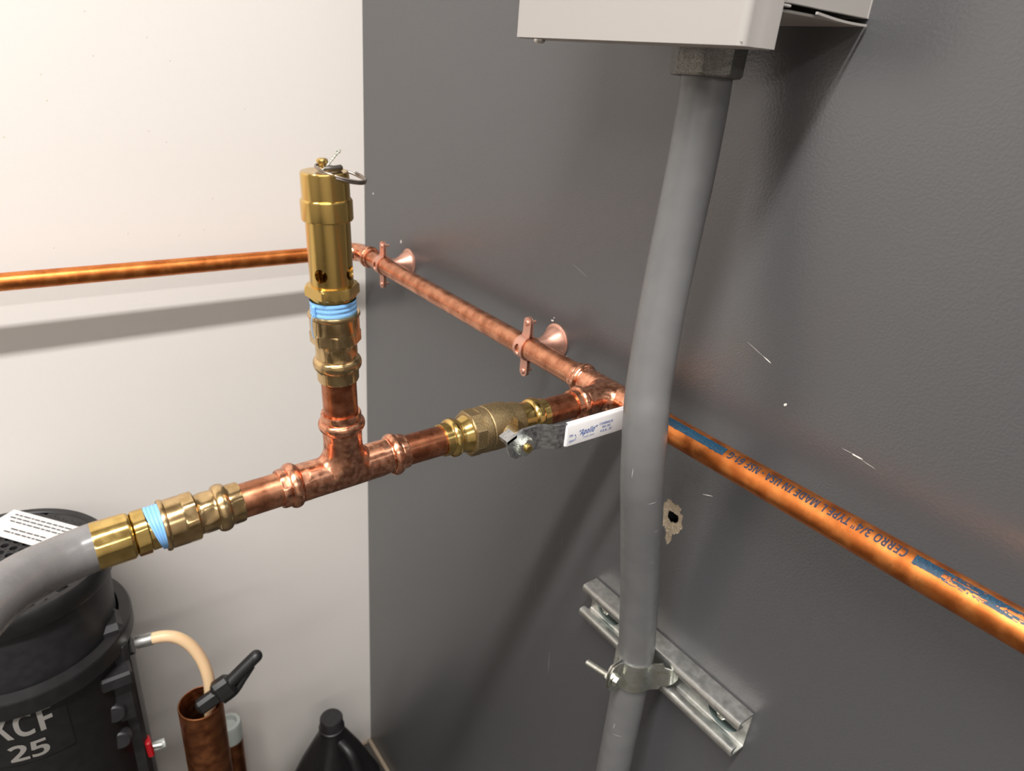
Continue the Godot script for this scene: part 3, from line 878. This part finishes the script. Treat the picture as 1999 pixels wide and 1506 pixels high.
func build_hanger(label: String, z: float) -> void:
	var c := Vector3(PIPE_X, PIPE_Y, z)
	var t := thing("bell_hanger", label, "pipe hanger", Vector3(WALL_X, PIPE_Y, z), "copper bell hangers on the grey wall")
	for side in [-1.0, 1.0]:
		var line := PackedVector3Array(); var half := PackedFloat32Array(); var open := PackedFloat32Array()
		var g := 0.0013
		# upper ear (rounded end), half ring, lower ear
		for k in 6:
			var a := PI / 2 * k / 5.0
			line.append(c + Vector3(side * g, 0.0315 - 0.0055 * (1.0 - cos(PI / 2 - a)) * 0.0 - 0.0055 * (1.0 - cos(a)), 0)); half.append(maxf(0.0003, 0.0055 * sin(a))); open.append(0.0)
		line.append(c + Vector3(side * g, 0.0160, 0)); half.append(0.0056); open.append(0.0)
		for k in 25:
			var a := lerpf(PI / 2 - 0.20, -PI / 2 + 0.20, k / 24.0)
			line.append(c + Vector3(side * 0.0120 * cos(a), 0.0120 * sin(a), 0)); half.append(lerpf(0.0070, 0.0056, absf(a) / PI * 2.0))
			open.append(0.0036 * sqrt(maxf(0.0, 1.0 - pow(a / 0.42, 2))) if side < 0 else 0.0)
		line.append(c + Vector3(side * g, -0.0160, 0)); half.append(0.0056); open.append(0.0)
		for k in 6:
			var a := PI / 2 * (5 - k) / 5.0
			line.append(c + Vector3(side * g, -0.0315 + 0.0055 * (1.0 - cos(a)), 0)); half.append(maxf(0.0003, 0.0055 * sin(a))); open.append(0.0)
		var s := Shape.new()
		var neg := PackedFloat32Array(); var nop := PackedFloat32Array()
		for i in half.size():
			neg.append(-half[i]); nop.append(-open[i])
		band(s, line, 0.0014, Vector3(0, 0, 1), neg, nop)
		band(s, line, 0.0014, Vector3(0, 0, 1), open, half)
		part(t, "clamp_half", s, M.copper_plated, 40)
	for e in [0.0258, -0.0258]:
		pan_screw(t, c + Vector3(-0.0019, e, 0), Vector3(-1, 0, 0), 0.0034, M.copper_plated)
		part_lathe(t, "screw_shank", frame(c + Vector3(0.002, e, 0), Vector3(1, 0, 0)), [[0.0, 0.0017], [0.0062, 0.0017], [0.0068, 0.0010], [0.0068, 0.0]], M.copper_plated, 14)
	# flared bell to the wall
	var xf := frame(Vector3(WALL_X, PIPE_Y, z), Vector3(-1, 0, 0))
	part_lathe(t, "bell", xf, [[0.0, 0.0], [0.0, 0.0180], [0.0014, 0.0184], [0.0022, 0.0172], [0.0030, 0.0158], [0.0050, 0.0150], [0.0090, 0.0126], [0.0130, 0.0098], [0.0180, 0.0076], [0.0230, 0.0066], [0.0268, 0.0064], [0.0270, 0.0]], M.copper_plated, 48)
	for a in [1.9, 4.6]:
		pan_screw(t, Vector3(WALL_X - 0.0016, PIPE_Y + 0.0166 * sin(a), z - 0.0166 * cos(a)), Vector3(-1, 0, 0), 0.0013, M.zinc, "flange_screw")

func build_box() -> void:
	var t := thing("electrical_box", "off-white metal electrical box hung high on the grey wall", "electrical box", Vector3(WALL_X, 1.387, -0.355))
	var lo := -0.4540; var hi := -0.2555
	# body on the wall
	var b := Shape.new()
	slab(b, Vector3(0.350, 1.3905, hi - 0.0018), Vector3(WALL_X, 1.76, hi - 0.0002), 0.0004)
	slab(b, Vector3(0.350, 1.3905, lo), Vector3(WALL_X, 1.76, lo + 0.0016), 0.0004)
	slab(b, Vector3(0.350, 1.7584, lo), Vector3(WALL_X, 1.76, hi), 0.0004)
	slab(b, Vector3(WALL_X - 0.0016, 1.3905, lo), Vector3(WALL_X, 1.76, hi), 0.0002)
	part(t, "body", b, M.enamel, 30)
	# bottom plate with a turned, slightly bowed edge showing under the side
	var p := Shape.new()
	slab(p, Vector3(0.352, 1.3862, lo), Vector3(WALL_X - 0.0004, 1.3878, hi - 0.0022), 0.0003)
	part(t, "bottom_plate", p, M.enamel, 30)
	var e := Shape.new()
	var line := PackedVector3Array(); var a := PackedFloat32Array(); var c := PackedFloat32Array()
	for k in 13:
		var q := k / 12.0
		line.append(Vector3(lerpf(0.3905, WALL_X - 0.002, q), 1.3884 - 0.0010 * sin(q * PI * 0.9) - 0.0012 * q, hi + 0.0004)); a.append(-0.0007); c.append(0.0007)
	band(e, line, 0.0013, Vector3(0, 0, 1), a, c)
	var tab := Shape.new()
	slab(tab, Vector3(0.3565, 1.3885, hi - 0.002), Vector3(0.3655, 1.3898, hi + 0.0008), 0.0004)
	part(t, "turned_edge", e, M.enamel, 40)
	part(t, "corner_tab", tab, M.enamel, 40)
	# front cover: pan with rounded edges, its flange reaching below the body
	var cv := Shape.new()
	var y0 := 1.3672; var y1 := 1.77
	var pl := PackedVector2Array()
	var R := 0.0045
	# section in x (depth) and z, swept up
	pl.append(Vector2(0.3555, lo - 0.0010)); pl.append(Vector2(0.330 + R, lo - 0.0010))
	for k in 7:
		var w := PI / 2 * k / 6.0
		pl.append(Vector2(0.330 + R - R * sin(w), lo - 0.001 + R - R * cos(w)))
	for k in 7:
		var w := PI / 2 * k / 6.0
		pl.append(Vector2(0.330 + R - R * cos(w), hi + 0.001 - R + R * sin(w)))
	pl.append(Vector2(0.344, hi + 0.0010)); pl.append(Vector2(0.347, hi + 0.0020)); pl.append(Vector2(0.3565, hi + 0.0022))
	pl.append(Vector2(0.3565, hi + 0.0008)); pl.append(Vector2(0.347, hi + 0.0006)); pl.append(Vector2(0.3435, hi - 0.0006)); pl.append(Vector2(0.3316 + R, hi - 0.0006))
	pl.append(Vector2(0.3316, hi - R)); pl.append(Vector2(0.3316, lo + R)); pl.append(Vector2(0.3316 + R, lo + 0.0006)); pl.append(Vector2(0.3555, lo + 0.0006))
	prism(cv, Transform3D(Basis(Vector3(1, 0, 0), Vector3(0, 0, 1), Vector3(0, -1, 0)), Vector3(0, y1, 0)), pl, y1 - y0 - 0.0004)
	# bottom flange, rounded toward the front
	var bt := PackedVector2Array([Vector2(0.3560, y0), Vector2(0.3335, y0), Vector2(0.3316, y0 + 0.0008), Vector2(0.3306, y0 + 0.0024), Vector2(0.3318, y0 + 0.0026), Vector2(0.3340, y0 + 0.0014), Vector2(0.3560, y0 + 0.0014)])
	prism(cv, Transform3D(Basis(), Vector3(0, 0, lo + 0.0005)), bt, hi - lo - 0.0005)
	slab(cv, Vector3(0.331, y1 - 0.0016, lo), Vector3(0.356, y1, hi), 0.0004)
	part(t, "cover", cv, M.enamel, 40)
	# pan head screw in the cover flange
	pan_screw(t, Vector3(0.3405, y0 - 0.0002, -0.4385), Vector3(0, -1, 0), 0.0042, M.zinc)

func build_conduit() -> void:
	var top := Vector3(0.3930, 1.3860, -0.3285)
	var t := thing("flexible_conduit", "thick grey flexible conduit running down from the electrical box", "conduit", Vector3(0.4065, 0.0, -0.2975))
	var pts := [Vector3(0.3935, 1.3700, -0.3280), Vector3(0.3920, 1.3387, -0.3243), Vector3(0.3870, 1.2942, -0.3202), Vector3(0.3805, 1.2466, -0.3167), Vector3(0.3725, 1.1972, -0.3118), Vector3(0.3635, 1.1450, -0.3035), Vector3(0.3595, 1.1243, -0.2981), Vector3(0.3585, 1.1009, -0.2940), Vector3(0.3610, 1.0719, -0.2920), Vector3(0.3680, 1.0387, -0.2922), Vector3(0.3790, 0.9947, -0.2945), Vector3(0.3900, 0.9481, -0.2963), Vector3(0.3990, 0.9016, -0.2975), Vector3(0.4045, 0.8675, -0.2977), Vector3(0.4063, 0.8196, -0.2980), Vector3(0.4065, 0.7036, -0.2975), Vector3(0.4065, 0.35, -0.2975), Vector3(0.4065, 0.0, -0.2975)]
	var path := smooth(pts, 8)
	part(t, "jacket", tube(Shape.new(), path, 0.0167, 48), M.conduit, 60)
	# scratches on the jacket: [path share point y, angle toward camera, length across, along]
	var rng := RandomNumberGenerator.new(); rng.seed = 31
	for k in 26:
		var y := [1.160, 1.152, 1.147, 1.141, 1.136, 1.175, 1.215, 1.108, 1.085, 1.060, 1.03, 0.985, 0.965, 0.955, 0.94, 0.93, 0.915, 1.225, 1.195, 1.125, 1.01, 0.995, 0.90, 0.78, 0.77, 1.265][k] as float
		var i := 1
		while i < path.size() - 2 and path[i].y > y: i += 1
		var c := path[i].lerp(path[i - 1], (y - path[i].y) / maxf(1e-5, path[i - 1].y - path[i].y))
		var view := (Vector3(0, EYE, 0) - c); view.y = 0.0; view = view.normalized()
		var a0 := rng.randf_range(-0.9, 0.9)
		var across := k % 3 != 2
		var len := rng.randf_range(0.004, 0.011)
		var s := Shape.new()
		var last := []
		for j in 7:
			var q := j / 6.0 - 0.5
			var a := a0 + (q * len / 0.0167 if across else 0.05 * q)
			var d := view.rotated(Vector3.UP, a)
			var h := q * len * (0.15 if across else 1.0)
			var w := 0.00028 * (1.0 - pow(absf(q) * 2.0, 2.0)) + 0.00003
			var o := Vector3(0, w, 0) if across else d.cross(Vector3.UP) * w
			var tilt := (path[i - 1] - path[i]).normalized()
			var base := c + tilt * h + d * 0.01678
			var row := [s.p(base - o), s.p(base + o)]
			if j > 0:
				s.quad(last[0], row[0], row[1], last[1])
			last = row
		part(t, "jacket_scratch", s, M.scratch, 80)
	var n := thing("conduit_connector", "dark cast metal connector nut joining conduit to the box", "connector", top)
	var xf := frame(Vector3(0.3930, 1.3870, -0.3275), Vector3(-0.02, -1.0, 0.02))
	part_lathe(n, "gland_nut", xf, [[0.0125, 0.0180], [0.0130, 0.0210], [0.0142, 0.0224, 8, 0.0240], [0.0335, 0.0218, 8, 0.0236], [0.0352, 0.0210, 8, 0.0222], [0.0356, 0.0190], [0.0356, 0.0165]], M.malleable, 64, 0.2)
	part_lathe(n, "threaded_hub", xf, [[-0.0004, 0.0], [-0.0004, 0.0190], [0.004, 0.0190], [0.0042, 0.0180], [0.0135, 0.0178], [0.0136, 0.0]], M.malleable, 48)

func build_strut() -> void:
	var z0 := -0.3945; var z1 := -0.1950
	var y0 := 0.8215; var y1 := 0.8635
	var x0 := WALL_X - 0.0207; var x1 := WALL_X - 0.0002
	var t := thing("strut_channel", "short galvanized strut channel screwed level to the grey wall", "channel", Vector3(WALL_X, (y0 + y1) / 2, (z0 + z1) / 2))
	var k := 0.0024
	var poly := PackedVector2Array()
	# C section in (x, y): back on the wall, lips turned in at the front
	var up := [Vector2(x1, y1 - 0.0015), Vector2(x1 - 0.0015, y1), Vector2(x0 + 0.0035, y1), Vector2(x0 + 0.0010, y1 - 0.0010), Vector2(x0, y1 - 0.0035), Vector2(x0, y1 - 0.0072), Vector2(x0 + 0.0010, y1 - 0.0090), Vector2(x0 + 0.0030, y1 - 0.0098), Vector2(x0 + 0.0075, y1 - 0.0098), Vector2(x0 + 0.0075, y1 - 0.0078), Vector2(x0 + 0.0030, y1 - 0.0076), Vector2(x0 + 0.0024, y1 - 0.0066), Vector2(x0 + 0.0026, y1 - 0.0032), Vector2(x0 + 0.0040, y1 - k), Vector2(x1 - k - 0.001, y1 - k), Vector2(x1 - k, y1 - k - 0.001)]
	for q in up: poly.append(q)
	var mid := (y0 + y1) / 2.0
	for i in range(up.size() - 1, -1, -1):
		var q: Vector2 = up[i]
		poly.append(Vector2(q.x, 2.0 * mid - q.y))
	part(t, "channel", prism(Shape.new(), Transform3D(Basis(), Vector3(0, 0, z0)), poly, z1 - z0), M.zinc, 32)
	for z in [-0.3690, -0.2190]:
		var c := Vector3(x1 - k, mid, z)
		part_lathe(t, "fender_washer", frame(c, Vector3(-1, 0, 0)), [[0.0, 0.0], [0.0, 0.0176], [0.0016, 0.0174], [0.0020, 0.0130], [0.0022, 0.0]], M.washer, 36)
		part_lathe(t, "screw_head", frame(c, Vector3(-1, 0, 0.08)), [[0.0014, 0.0055], [0.0022, 0.0055], [0.0030, 0.0048], [0.0034, 0.0040, 6, 0.0046], [0.0068, 0.0040, 6, 0.0046], [0.0072, 0.0030], [0.0060, 0.0]], M.zinc_bright, 36)
	# pipe strap clamping the conduit to the channel
	var c := Vector3(0.4055, 0.8480, -0.2977)
	var t2 := thing("conduit_clamp", "shiny zinc strap clamp holding the grey conduit to the strut", "clamp", c)
	var hw := 0.0155
	for side in [1.0, -1.0]:
		var line := PackedVector3Array(); var lo := PackedFloat32Array(); var hi := PackedFloat32Array()
		var r := 0.0178
		var pts := [[0.0285, 0.0300, 0.45], [0.0225, 0.0300, 0.55], [0.0180, 0.0285, 0.62], [0.0135, 0.0245, 0.70], [0.0120, 0.0230, 1.0], [0.0050, 0.0190, 1.0]]
		for e in pts:
			line.append(c + Vector3(e[0], 0, side * e[1])); lo.append(-hw * e[2]); hi.append(hw * e[2])
		for i in 14:
			var a := lerpf(0.02, PI / 2 - 0.16, i / 13.0)
			line.append(c + Vector3(-r * sin(a), 0, side * r * cos(a))); lo.append(-hw); hi.append(hw)
		for e in [[-0.0190, 0.0020, 1.0], [-0.0215, 0.0014, 1.0], [-0.0260, 0.0013, 1.0], [-0.0300, 0.0013, 0.93], [-0.0322, 0.0013, 0.72], [-0.0332, 0.0013, 0.4]]:
			line.append(c + Vector3(e[0], 0, side * e[1])); lo.append(-hw * e[2]); hi.append(hw * e[2])
		part(t2, "strap_half", band(Shape.new(), line, 0.0018, Vector3(0, 1, 0), lo, hi), M.zinc_bright, 35)
	var bolt := c + Vector3(-0.0262, -0.0020, 0)
	part_lathe(t2, "bolt", frame(bolt + Vector3(0, 0, 0.0022), Vector3(-0.22, -0.05, -1)), [[-0.0046, 0.0], [-0.0046, 0.0030], [-0.0042, 0.0046, 6, 0.0052], [0.0, 0.0046, 6, 0.0052], [0.0002, 0.0030], [0.0310, 0.0029], [0.0318, 0.0022], [0.0318, 0.0]], M.zinc_bright, 36)
	part_lathe(t2, "square_nut", frame(bolt + Vector3(0, 0, -0.0022), Vector3(0, 0, -1)), [[0.0, 0.0], [0.0, 0.0046, 4, 0.0060], [0.0035, 0.0046, 4, 0.0060], [0.0036, 0.0]], M.zinc_bright, 32)

func build_canister() -> void:
	var c := Vector3(-0.0635, 0.0, -0.8100)
	var top := 0.8026
	var t := thing("air_filter_canister", "large black filter canister marked KCF 25 under the grey hose", "canister", c)
	var xf := frame(c, Vector3(0, 1, 0))
	part_lathe(t, "lower_body", xf, [[0.0, 0.0], [0.0, 0.098], [0.004, 0.102], [0.10, 0.103], [0.40, 0.104], [0.660, 0.105], [0.684, 0.105]], M.black, 96)
	part_lathe(t, "rim", xf, [[0.675, 0.1000], [0.676, 0.1095], [0.679, 0.1120], [0.697, 0.1120], [0.7005, 0.1100], [0.7030, 0.0985], [0.6980, 0.0965]], M.black, 96)
	part_lathe(t, "upper_drum", xf, [[0.695, 0.0955], [0.715, 0.0960], [0.784, 0.0985]], M.charcoal, 96)
	# lid with a raised lip, perforated grille, sticker
	part_lathe(t, "lid", xf, [[0.776, 0.0970], [0.777, 0.1035], [0.780, 0.1050], [0.792, 0.1055], [0.7990, 0.1045], [top, 0.1015], [top, 0.0955], [top - 0.0014, 0.0940]], M.black, 96)
	var floor_y := top - 0.0016
	part_lathe(t, "lid_floor", xf, [[top - 0.012, 0.0], [top - 0.0122, 0.0960]], M.charcoal, 64)
	var g := Shape.new()
	var pitch := 0.0125
	var rot := Basis(Vector3.UP, -0.898)
	var hr := 0.0042
	for i in range(-9, 10):
		for j in range(-9, 10):
			var cc := Vector2((i + (0.5 if j % 2 != 0 else 0.0)) * pitch, j * pitch * 0.9)
			if cc.length() > 0.0935: continue
			var solid := cc.y < -0.050 or cc.length() > 0.084
			var ring := []; var sq := []; var low := []
			for k in 16:
				var a := TAU * k / 16.0
				var q := Vector2(cos(a), sin(a))
				var e := q / maxf(absf(q.x) / (pitch * 0.5), absf(q.y) / (pitch * 0.45))
				var pt := cc + q * hr
				ring.append(g.p(c + rot * Vector3(pt.x, 0, pt.y) + Vector3(0, floor_y, 0)))
				low.append(g.p(c + rot * Vector3(pt.x, 0, pt.y) + Vector3(0, floor_y - 0.003, 0)))
				pt = cc + e
				sq.append(g.p(c + rot * Vector3(pt.x, 0, pt.y) + Vector3(0, floor_y, 0)))
			var m := g.p(c + rot * Vector3(cc.x, 0, cc.y) + Vector3(0, floor_y, 0)) if solid else -1
			for k in 16:
				var l := (k + 1) % 16
				g.quad(ring[k], ring[l], sq[l], sq[k])
				if solid: g.tri(m, ring[l], ring[k])
				else: g.quad(ring[l], ring[k], low[k], low[l])
	part(t, "grille", g, M.charcoal, 30, "perforated vent grille")
	# sticker with lines of small print on the far part of the lid
	var st := Shape.new()
	var sc := Transform3D(rot, Vector3(-0.0330, top + 0.0004, -0.8590))
	box(st, sc, Vector3(0.105, 0.0006, 0.046), 0.0002)
	var sticker := part(t, "sticker", st, M.paper, 30, "white paper sticker with small print")
	# print too small to read in the photograph: rows of word-long dashes
	var rng := RandomNumberGenerator.new(); rng.seed = 77
	for row in [[0.0155, 0.084], [0.0097, 0.086], [0.0039, 0.074], [-0.0075, 0.046], [-0.0135, 0.054]]:
		var sh := Shape.new()
		var x: float = -row[1] / 2.0
		while x < row[1] / 2.0:
			var w := rng.randf_range(0.003, 0.010)
			box(sh, sc * Transform3D(Basis(), Vector3(x + w / 2.0, 0.00045, -row[0])), Vector3(w, 0.0004, 0.0017), 0.0001)
			x += w + 0.0017
		var line := part(sticker, "small_print", sh, M.print, 60)
		line.set_meta("kind", "stuff")
	# label panel and lettering on the body
	var around := func(a: float, y: float, lift: float) -> Vector3:
		return c + Vector3((0.1049 + lift) * sin(a), y, (0.1049 + lift) * cos(a))
	var pan := Shape.new()
	var prev := []
	for i in 41:
		var a := lerpf(-1.1, 0.24, i / 40.0)
		var row := [pan.p(around.call(a, 0.675, 0.0)), pan.p(around.call(a, 0.675, 0.0016)), pan.p(around.call(a, 0.604, 0.0014)), pan.p(around.call(a, 0.6025, 0.0))]
		if i > 0:
			for k in 3: pan.quad(prev[k], prev[k + 1], row[k + 1], row[k])
		else: pan.quad(row[0], row[1], row[2], row[3])
		prev = row
	pan.quad(prev[3], prev[2], prev[1], prev[0])
	var panel := part(t, "label_panel", pan, M.black, 30)
	var big := lettering(Shape.new(), "KCF", 0.034, func(a: float, b: float) -> Vector3: return around.call(-0.15 + a / 0.106, 0.6620 + b, 0.0022), true, false, 0.008, 0.056)
	part(panel, "lettering", big, M.letter, 60, "grey letters KCF")
	var num := lettering(Shape.new(), "25", 0.024, func(a: float, b: float) -> Vector3: return around.call(-0.156 + a / 0.106, 0.6220 + b, 0.0022), true, false, 0.008, 0.037)
	part(panel, "lettering", num, M.letter, 60, "grey number 25")
	# valve column on the right side
	var col := Shape.new()
	slab(col, Vector3(-0.004, 0.30, -0.790), Vector3(0.033, 0.690, -0.742), 0.006)
	slab(col, Vector3(0.004, 0.670, -0.790), Vector3(0.033, 0.712, -0.750), 0.006)
	box(col, Transform3D(Basis(Vector3(0, 0, 1), 0.5), Vector3(0.012, 0.724, -0.785)), Vector3(0.018, 0.044, 0.026), 0.004)
	slab(col, Vector3(-0.004, 0.642, -0.748), Vector3(0.031, 0.662, -0.722), 0.003)
	slab(col, Vector3(0.006, 0.575, -0.750), Vector3(0.030, 0.640, -0.732), 0.004)
	part(t, "valve_column", col, M.charcoal, 30)
	for y in [0.599, 0.553]:
		part_lathe(t, "round_knob", frame(Vector3(0.006, y, -0.738), Vector3(-0.2, 0.1, 1)), [[0.0, 0.0], [0.0, 0.0125], [0.010, 0.0122], [0.012, 0.0105], [0.012, 0.0]], M.charcoal, 28)
	part_lathe(t, "hose_barb_nut", frame(Vector3(0.032, 0.6650, -0.7610), Vector3(1, 0.2, 0.2)), [[0.0, 0.0], [0.0, 0.0098, 6, 0.0110], [0.007, 0.0098, 6, 0.0110], [0.0072, 0.0]], M.black, 36)
	# drain tube looping into the standpipe
	var d := thing("drain_tube", "translucent tan plastic drain tube looping into the copper standpipe", "tube", Vector3(0.045, 0.667, -0.759))
	var pts := [Vector3(0.0440, 0.6690, -0.7590), Vector3(0.0580, 0.6735, -0.7520), Vector3(0.0720, 0.6745, -0.7470), Vector3(0.0860, 0.6690, -0.7420), Vector3(0.0985, 0.6540, -0.7360), Vector3(0.1070, 0.6320, -0.7290), Vector3(0.1105, 0.6080, -0.7230), Vector3(0.1100, 0.5800, -0.7200), Vector3(0.1060, 0.5400, -0.7200)]
	part(d, "plastic_tube", tube(Shape.new(), smooth(pts, 8), 0.0072, 24), M.drain_tube, 60)
	part(d, "metal_sleeve", tube(Shape.new(), smooth([Vector3(0.0440, 0.6690, -0.7590), Vector3(0.0520, 0.6716, -0.7550), Vector3(0.0610, 0.6740, -0.7508)], 4), 0.0079, 24), M.zinc, 50)
	# red handled drain cock lower down
	var v := thing("drain_cock", "small drain cock with a red handle beside the black canister", "valve", Vector3(0.030, 0.497, -0.750))
	part_lathe(v, "spindle", frame(Vector3(0.024, 0.5010, -0.7500), Vector3(1, -0.08, 0.25)), [[-0.008, 0.0], [-0.008, 0.0032], [0.024, 0.0032], [0.0245, 0.0]], M.zinc_bright, 16)
	part(v, "red_handle", box(Shape.new(), Transform3D(Basis(Vector3(0, 0, 1), 0.05), Vector3(0.0330, 0.5030, -0.7470)), Vector3(0.0075, 0.028, 0.016), 0.002), M.red, 30)
	part_lathe(v, "outlet", frame(Vector3(0.030, 0.4940, -0.7510), Vector3(1, 0.05, 0.1)), [[-0.016, 0.0], [-0.016, 0.0062], [0.022, 0.0062], [0.022, 0.0045], [0.010, 0.0040], [0.010, 0.0]], M.clear_plastic, 20)
	part_lathe(v, "elbow_body", frame(Vector3(0.016, 0.4920, -0.7560), Vector3(0, 1, 0)), [[-0.03, 0.0], [-0.03, 0.012], [0.018, 0.0125], [0.024, 0.010], [0.026, 0.0]], M.charcoal, 28)

func build_standpipe() -> void:
	var c := Vector3(0.0969, 0.0, -0.7200)
	var t := thing("copper_standpipe", "wide dull copper standpipe open at the top", "pipe", c)
	part_lathe(t, "standpipe", frame(c, Vector3(0, 1, 0)), [[0.0, 0.0250], [0.0, 0.0270], [0.5700, 0.0270], [0.5708, 0.0264], [0.5704, 0.0254], [0.3000, 0.0252]], M.copper_stand, 56)
	part_lathe(t, "coupling", frame(c, Vector3(0, 1, 0)), [[0.02, 0.0270], [0.02, 0.0290], [0.08, 0.0290], [0.08, 0.0270]], M.copper_stand, 48)
	# black spring clip gripping the rim
	var k := thing("black_clip", "black plastic pinch clip resting on the rim of the standpipe", "clip", Vector3(0.118, 0.575, -0.706))
	var dir := Vector3(0.0757, 0.0300, 0.0).normalized()
	var a := Vector3(0.0930, 0.5800, -0.7040)
	var side := dir.cross(Vector3(0, 0.35, 1)).normalized()
	var xb := Basis(dir, side, dir.cross(side))
	part(k, "jaw", box(Shape.new(), Transform3D(xb, a + dir * 0.012), Vector3(0.030, 0.019, 0.016), 0.004), M.black, 40)
	part(k, "hinge_block", box(Shape.new(), Transform3D(xb, a + dir * 0.033 + Vector3(0, 0.003, 0)), Vector3(0.026, 0.029, 0.020), 0.005), M.black, 40)
	var arm := Shape.new()
	var st := a + dir * 0.038 + Vector3(0, 0.005, 0)
	var tip := st + dir * 0.0415 + Vector3(0, 0.0125, 0)
	tube(arm, smooth([st, st + dir * 0.014 + Vector3(0, 0.0040, 0), st + dir * 0.028 + Vector3(0, 0.0085, 0), tip]), 0.0082, 18)
	lathe(arm, frame(tip, dir + Vector3(0, 0.3, 0)), [[-0.001, 0.0083], [0.003, 0.0078], [0.006, 0.0060], [0.0078, 0.0032], [0.0082, 0.0]], 18)
	part(k, "lever_arm", arm, M.black, 50)
	part(k, "lower_arm", tube(Shape.new(), smooth([a + dir * 0.030 + Vector3(0, -0.013, 0.003), a + dir * 0.046 + Vector3(0, -0.012, 0.003), a + dir * 0.058 + Vector3(0, -0.003, 0.002), a + dir * 0.072 + Vector3(0, 0.008, 0.001)]), 0.0050, 14), M.black, 50)
	# thin copper pipe behind it, capped with a pale plastic fitting
	var b := Vector3(0.1590, 0.0, -0.9000)
	var p := thing("copper_drain_pipe", "thin copper pipe behind the standpipe with a pale plastic top", "pipe", b)
	part_lathe(p, "drain_pipe", frame(b, Vector3(0, 1, 0)), [[0.0, 0.0], [0.0, 0.0190], [0.290, 0.0190], [0.291, 0.0]], M.copper_stand, 40)
	part_lathe(p, "collar_ring", frame(b, Vector3(0, 1, 0)), [[0.130, 0.0190], [0.130, 0.0225], [0.150, 0.0225], [0.152, 0.0190]], M.copper_stand, 40)
	part_lathe(p, "plastic_top", frame(b, Vector3(0, 1, 0)), [[0.268, 0.0190], [0.268, 0.0200], [0.300, 0.0200], [0.306, 0.0180], [0.306, 0.0130], [0.296, 0.0120], [0.296, 0.0]], M.clear_plastic, 40)

func build_jug() -> void:
	var c := Vector3(0.3180, 0.0, -0.8480)
	var t := thing("plastic_jug", "black plastic jug with round cap standing in the corner", "jug", c)
	var s := Shape.new()
	var rows := []
	var n := 48
	var turn := Basis(Vector3.UP, 0.25)
	# rows: height, half width, half depth, roundness, shift toward the camera
	for e in [[0.0, 0.072, 0.052, 0.2], [0.006, 0.078, 0.058, 0.2], [0.090, 0.080, 0.060, 0.22], [0.105, 0.078, 0.059, 0.25], [0.165, 0.054, 0.044, 0.4], [0.215, 0.0300, 0.0280, 0.7], [0.232, 0.0225, 0.0220, 0.95], [0.250, 0.0200, 0.0200, 1.0]]:
		var row := PackedInt32Array()
		for j in n + 1:
			var th := TAU * j / n
			var q := Vector2(cos(th), sin(th))
			var box_r := 1.0 / maxf(absf(q.x), absf(q.y))
			var rr := lerpf(minf(box_r, 1.25), 1.0, e[3])
			row.append(s.p(c + turn * Vector3(q.x * rr * e[1], e[0], -q.y * rr * e[2]), Vector2(float(j) / n, e[0] * 10.0)))
		rows.append(row)
	for i in rows.size() - 1:
		for j in n: s.quad(rows[i][j], rows[i][j + 1], rows[i + 1][j + 1], rows[i + 1][j])
	part(t, "bottle", s, M.black, 40)
	part_lathe(t, "screw_cap", frame(c, Vector3(0, 1, 0)), [[0.246, 0.0170], [0.247, 0.0205], [0.265, 0.0200], [0.2675, 0.0185], [0.268, 0.0]], M.charcoal, 40)
	part_lathe(t, "cap_ring", frame(c, Vector3(0, 1, 0)), [[0.238, 0.0200], [0.239, 0.0226], [0.2445, 0.0226], [0.246, 0.0200]], M.black, 40)
	var h := Shape.new()
	tube(h, smooth([c + turn * Vector3(0.0, 0.222, 0.024), c + turn * Vector3(0.002, 0.212, 0.050), c + turn * Vector3(0.004, 0.180, 0.066), c + turn * Vector3(0.004, 0.140, 0.072), c + turn * Vector3(0.004, 0.100, 0.058)]), 0.0095, 16)
	part(t, "handle", h, M.black, 50)
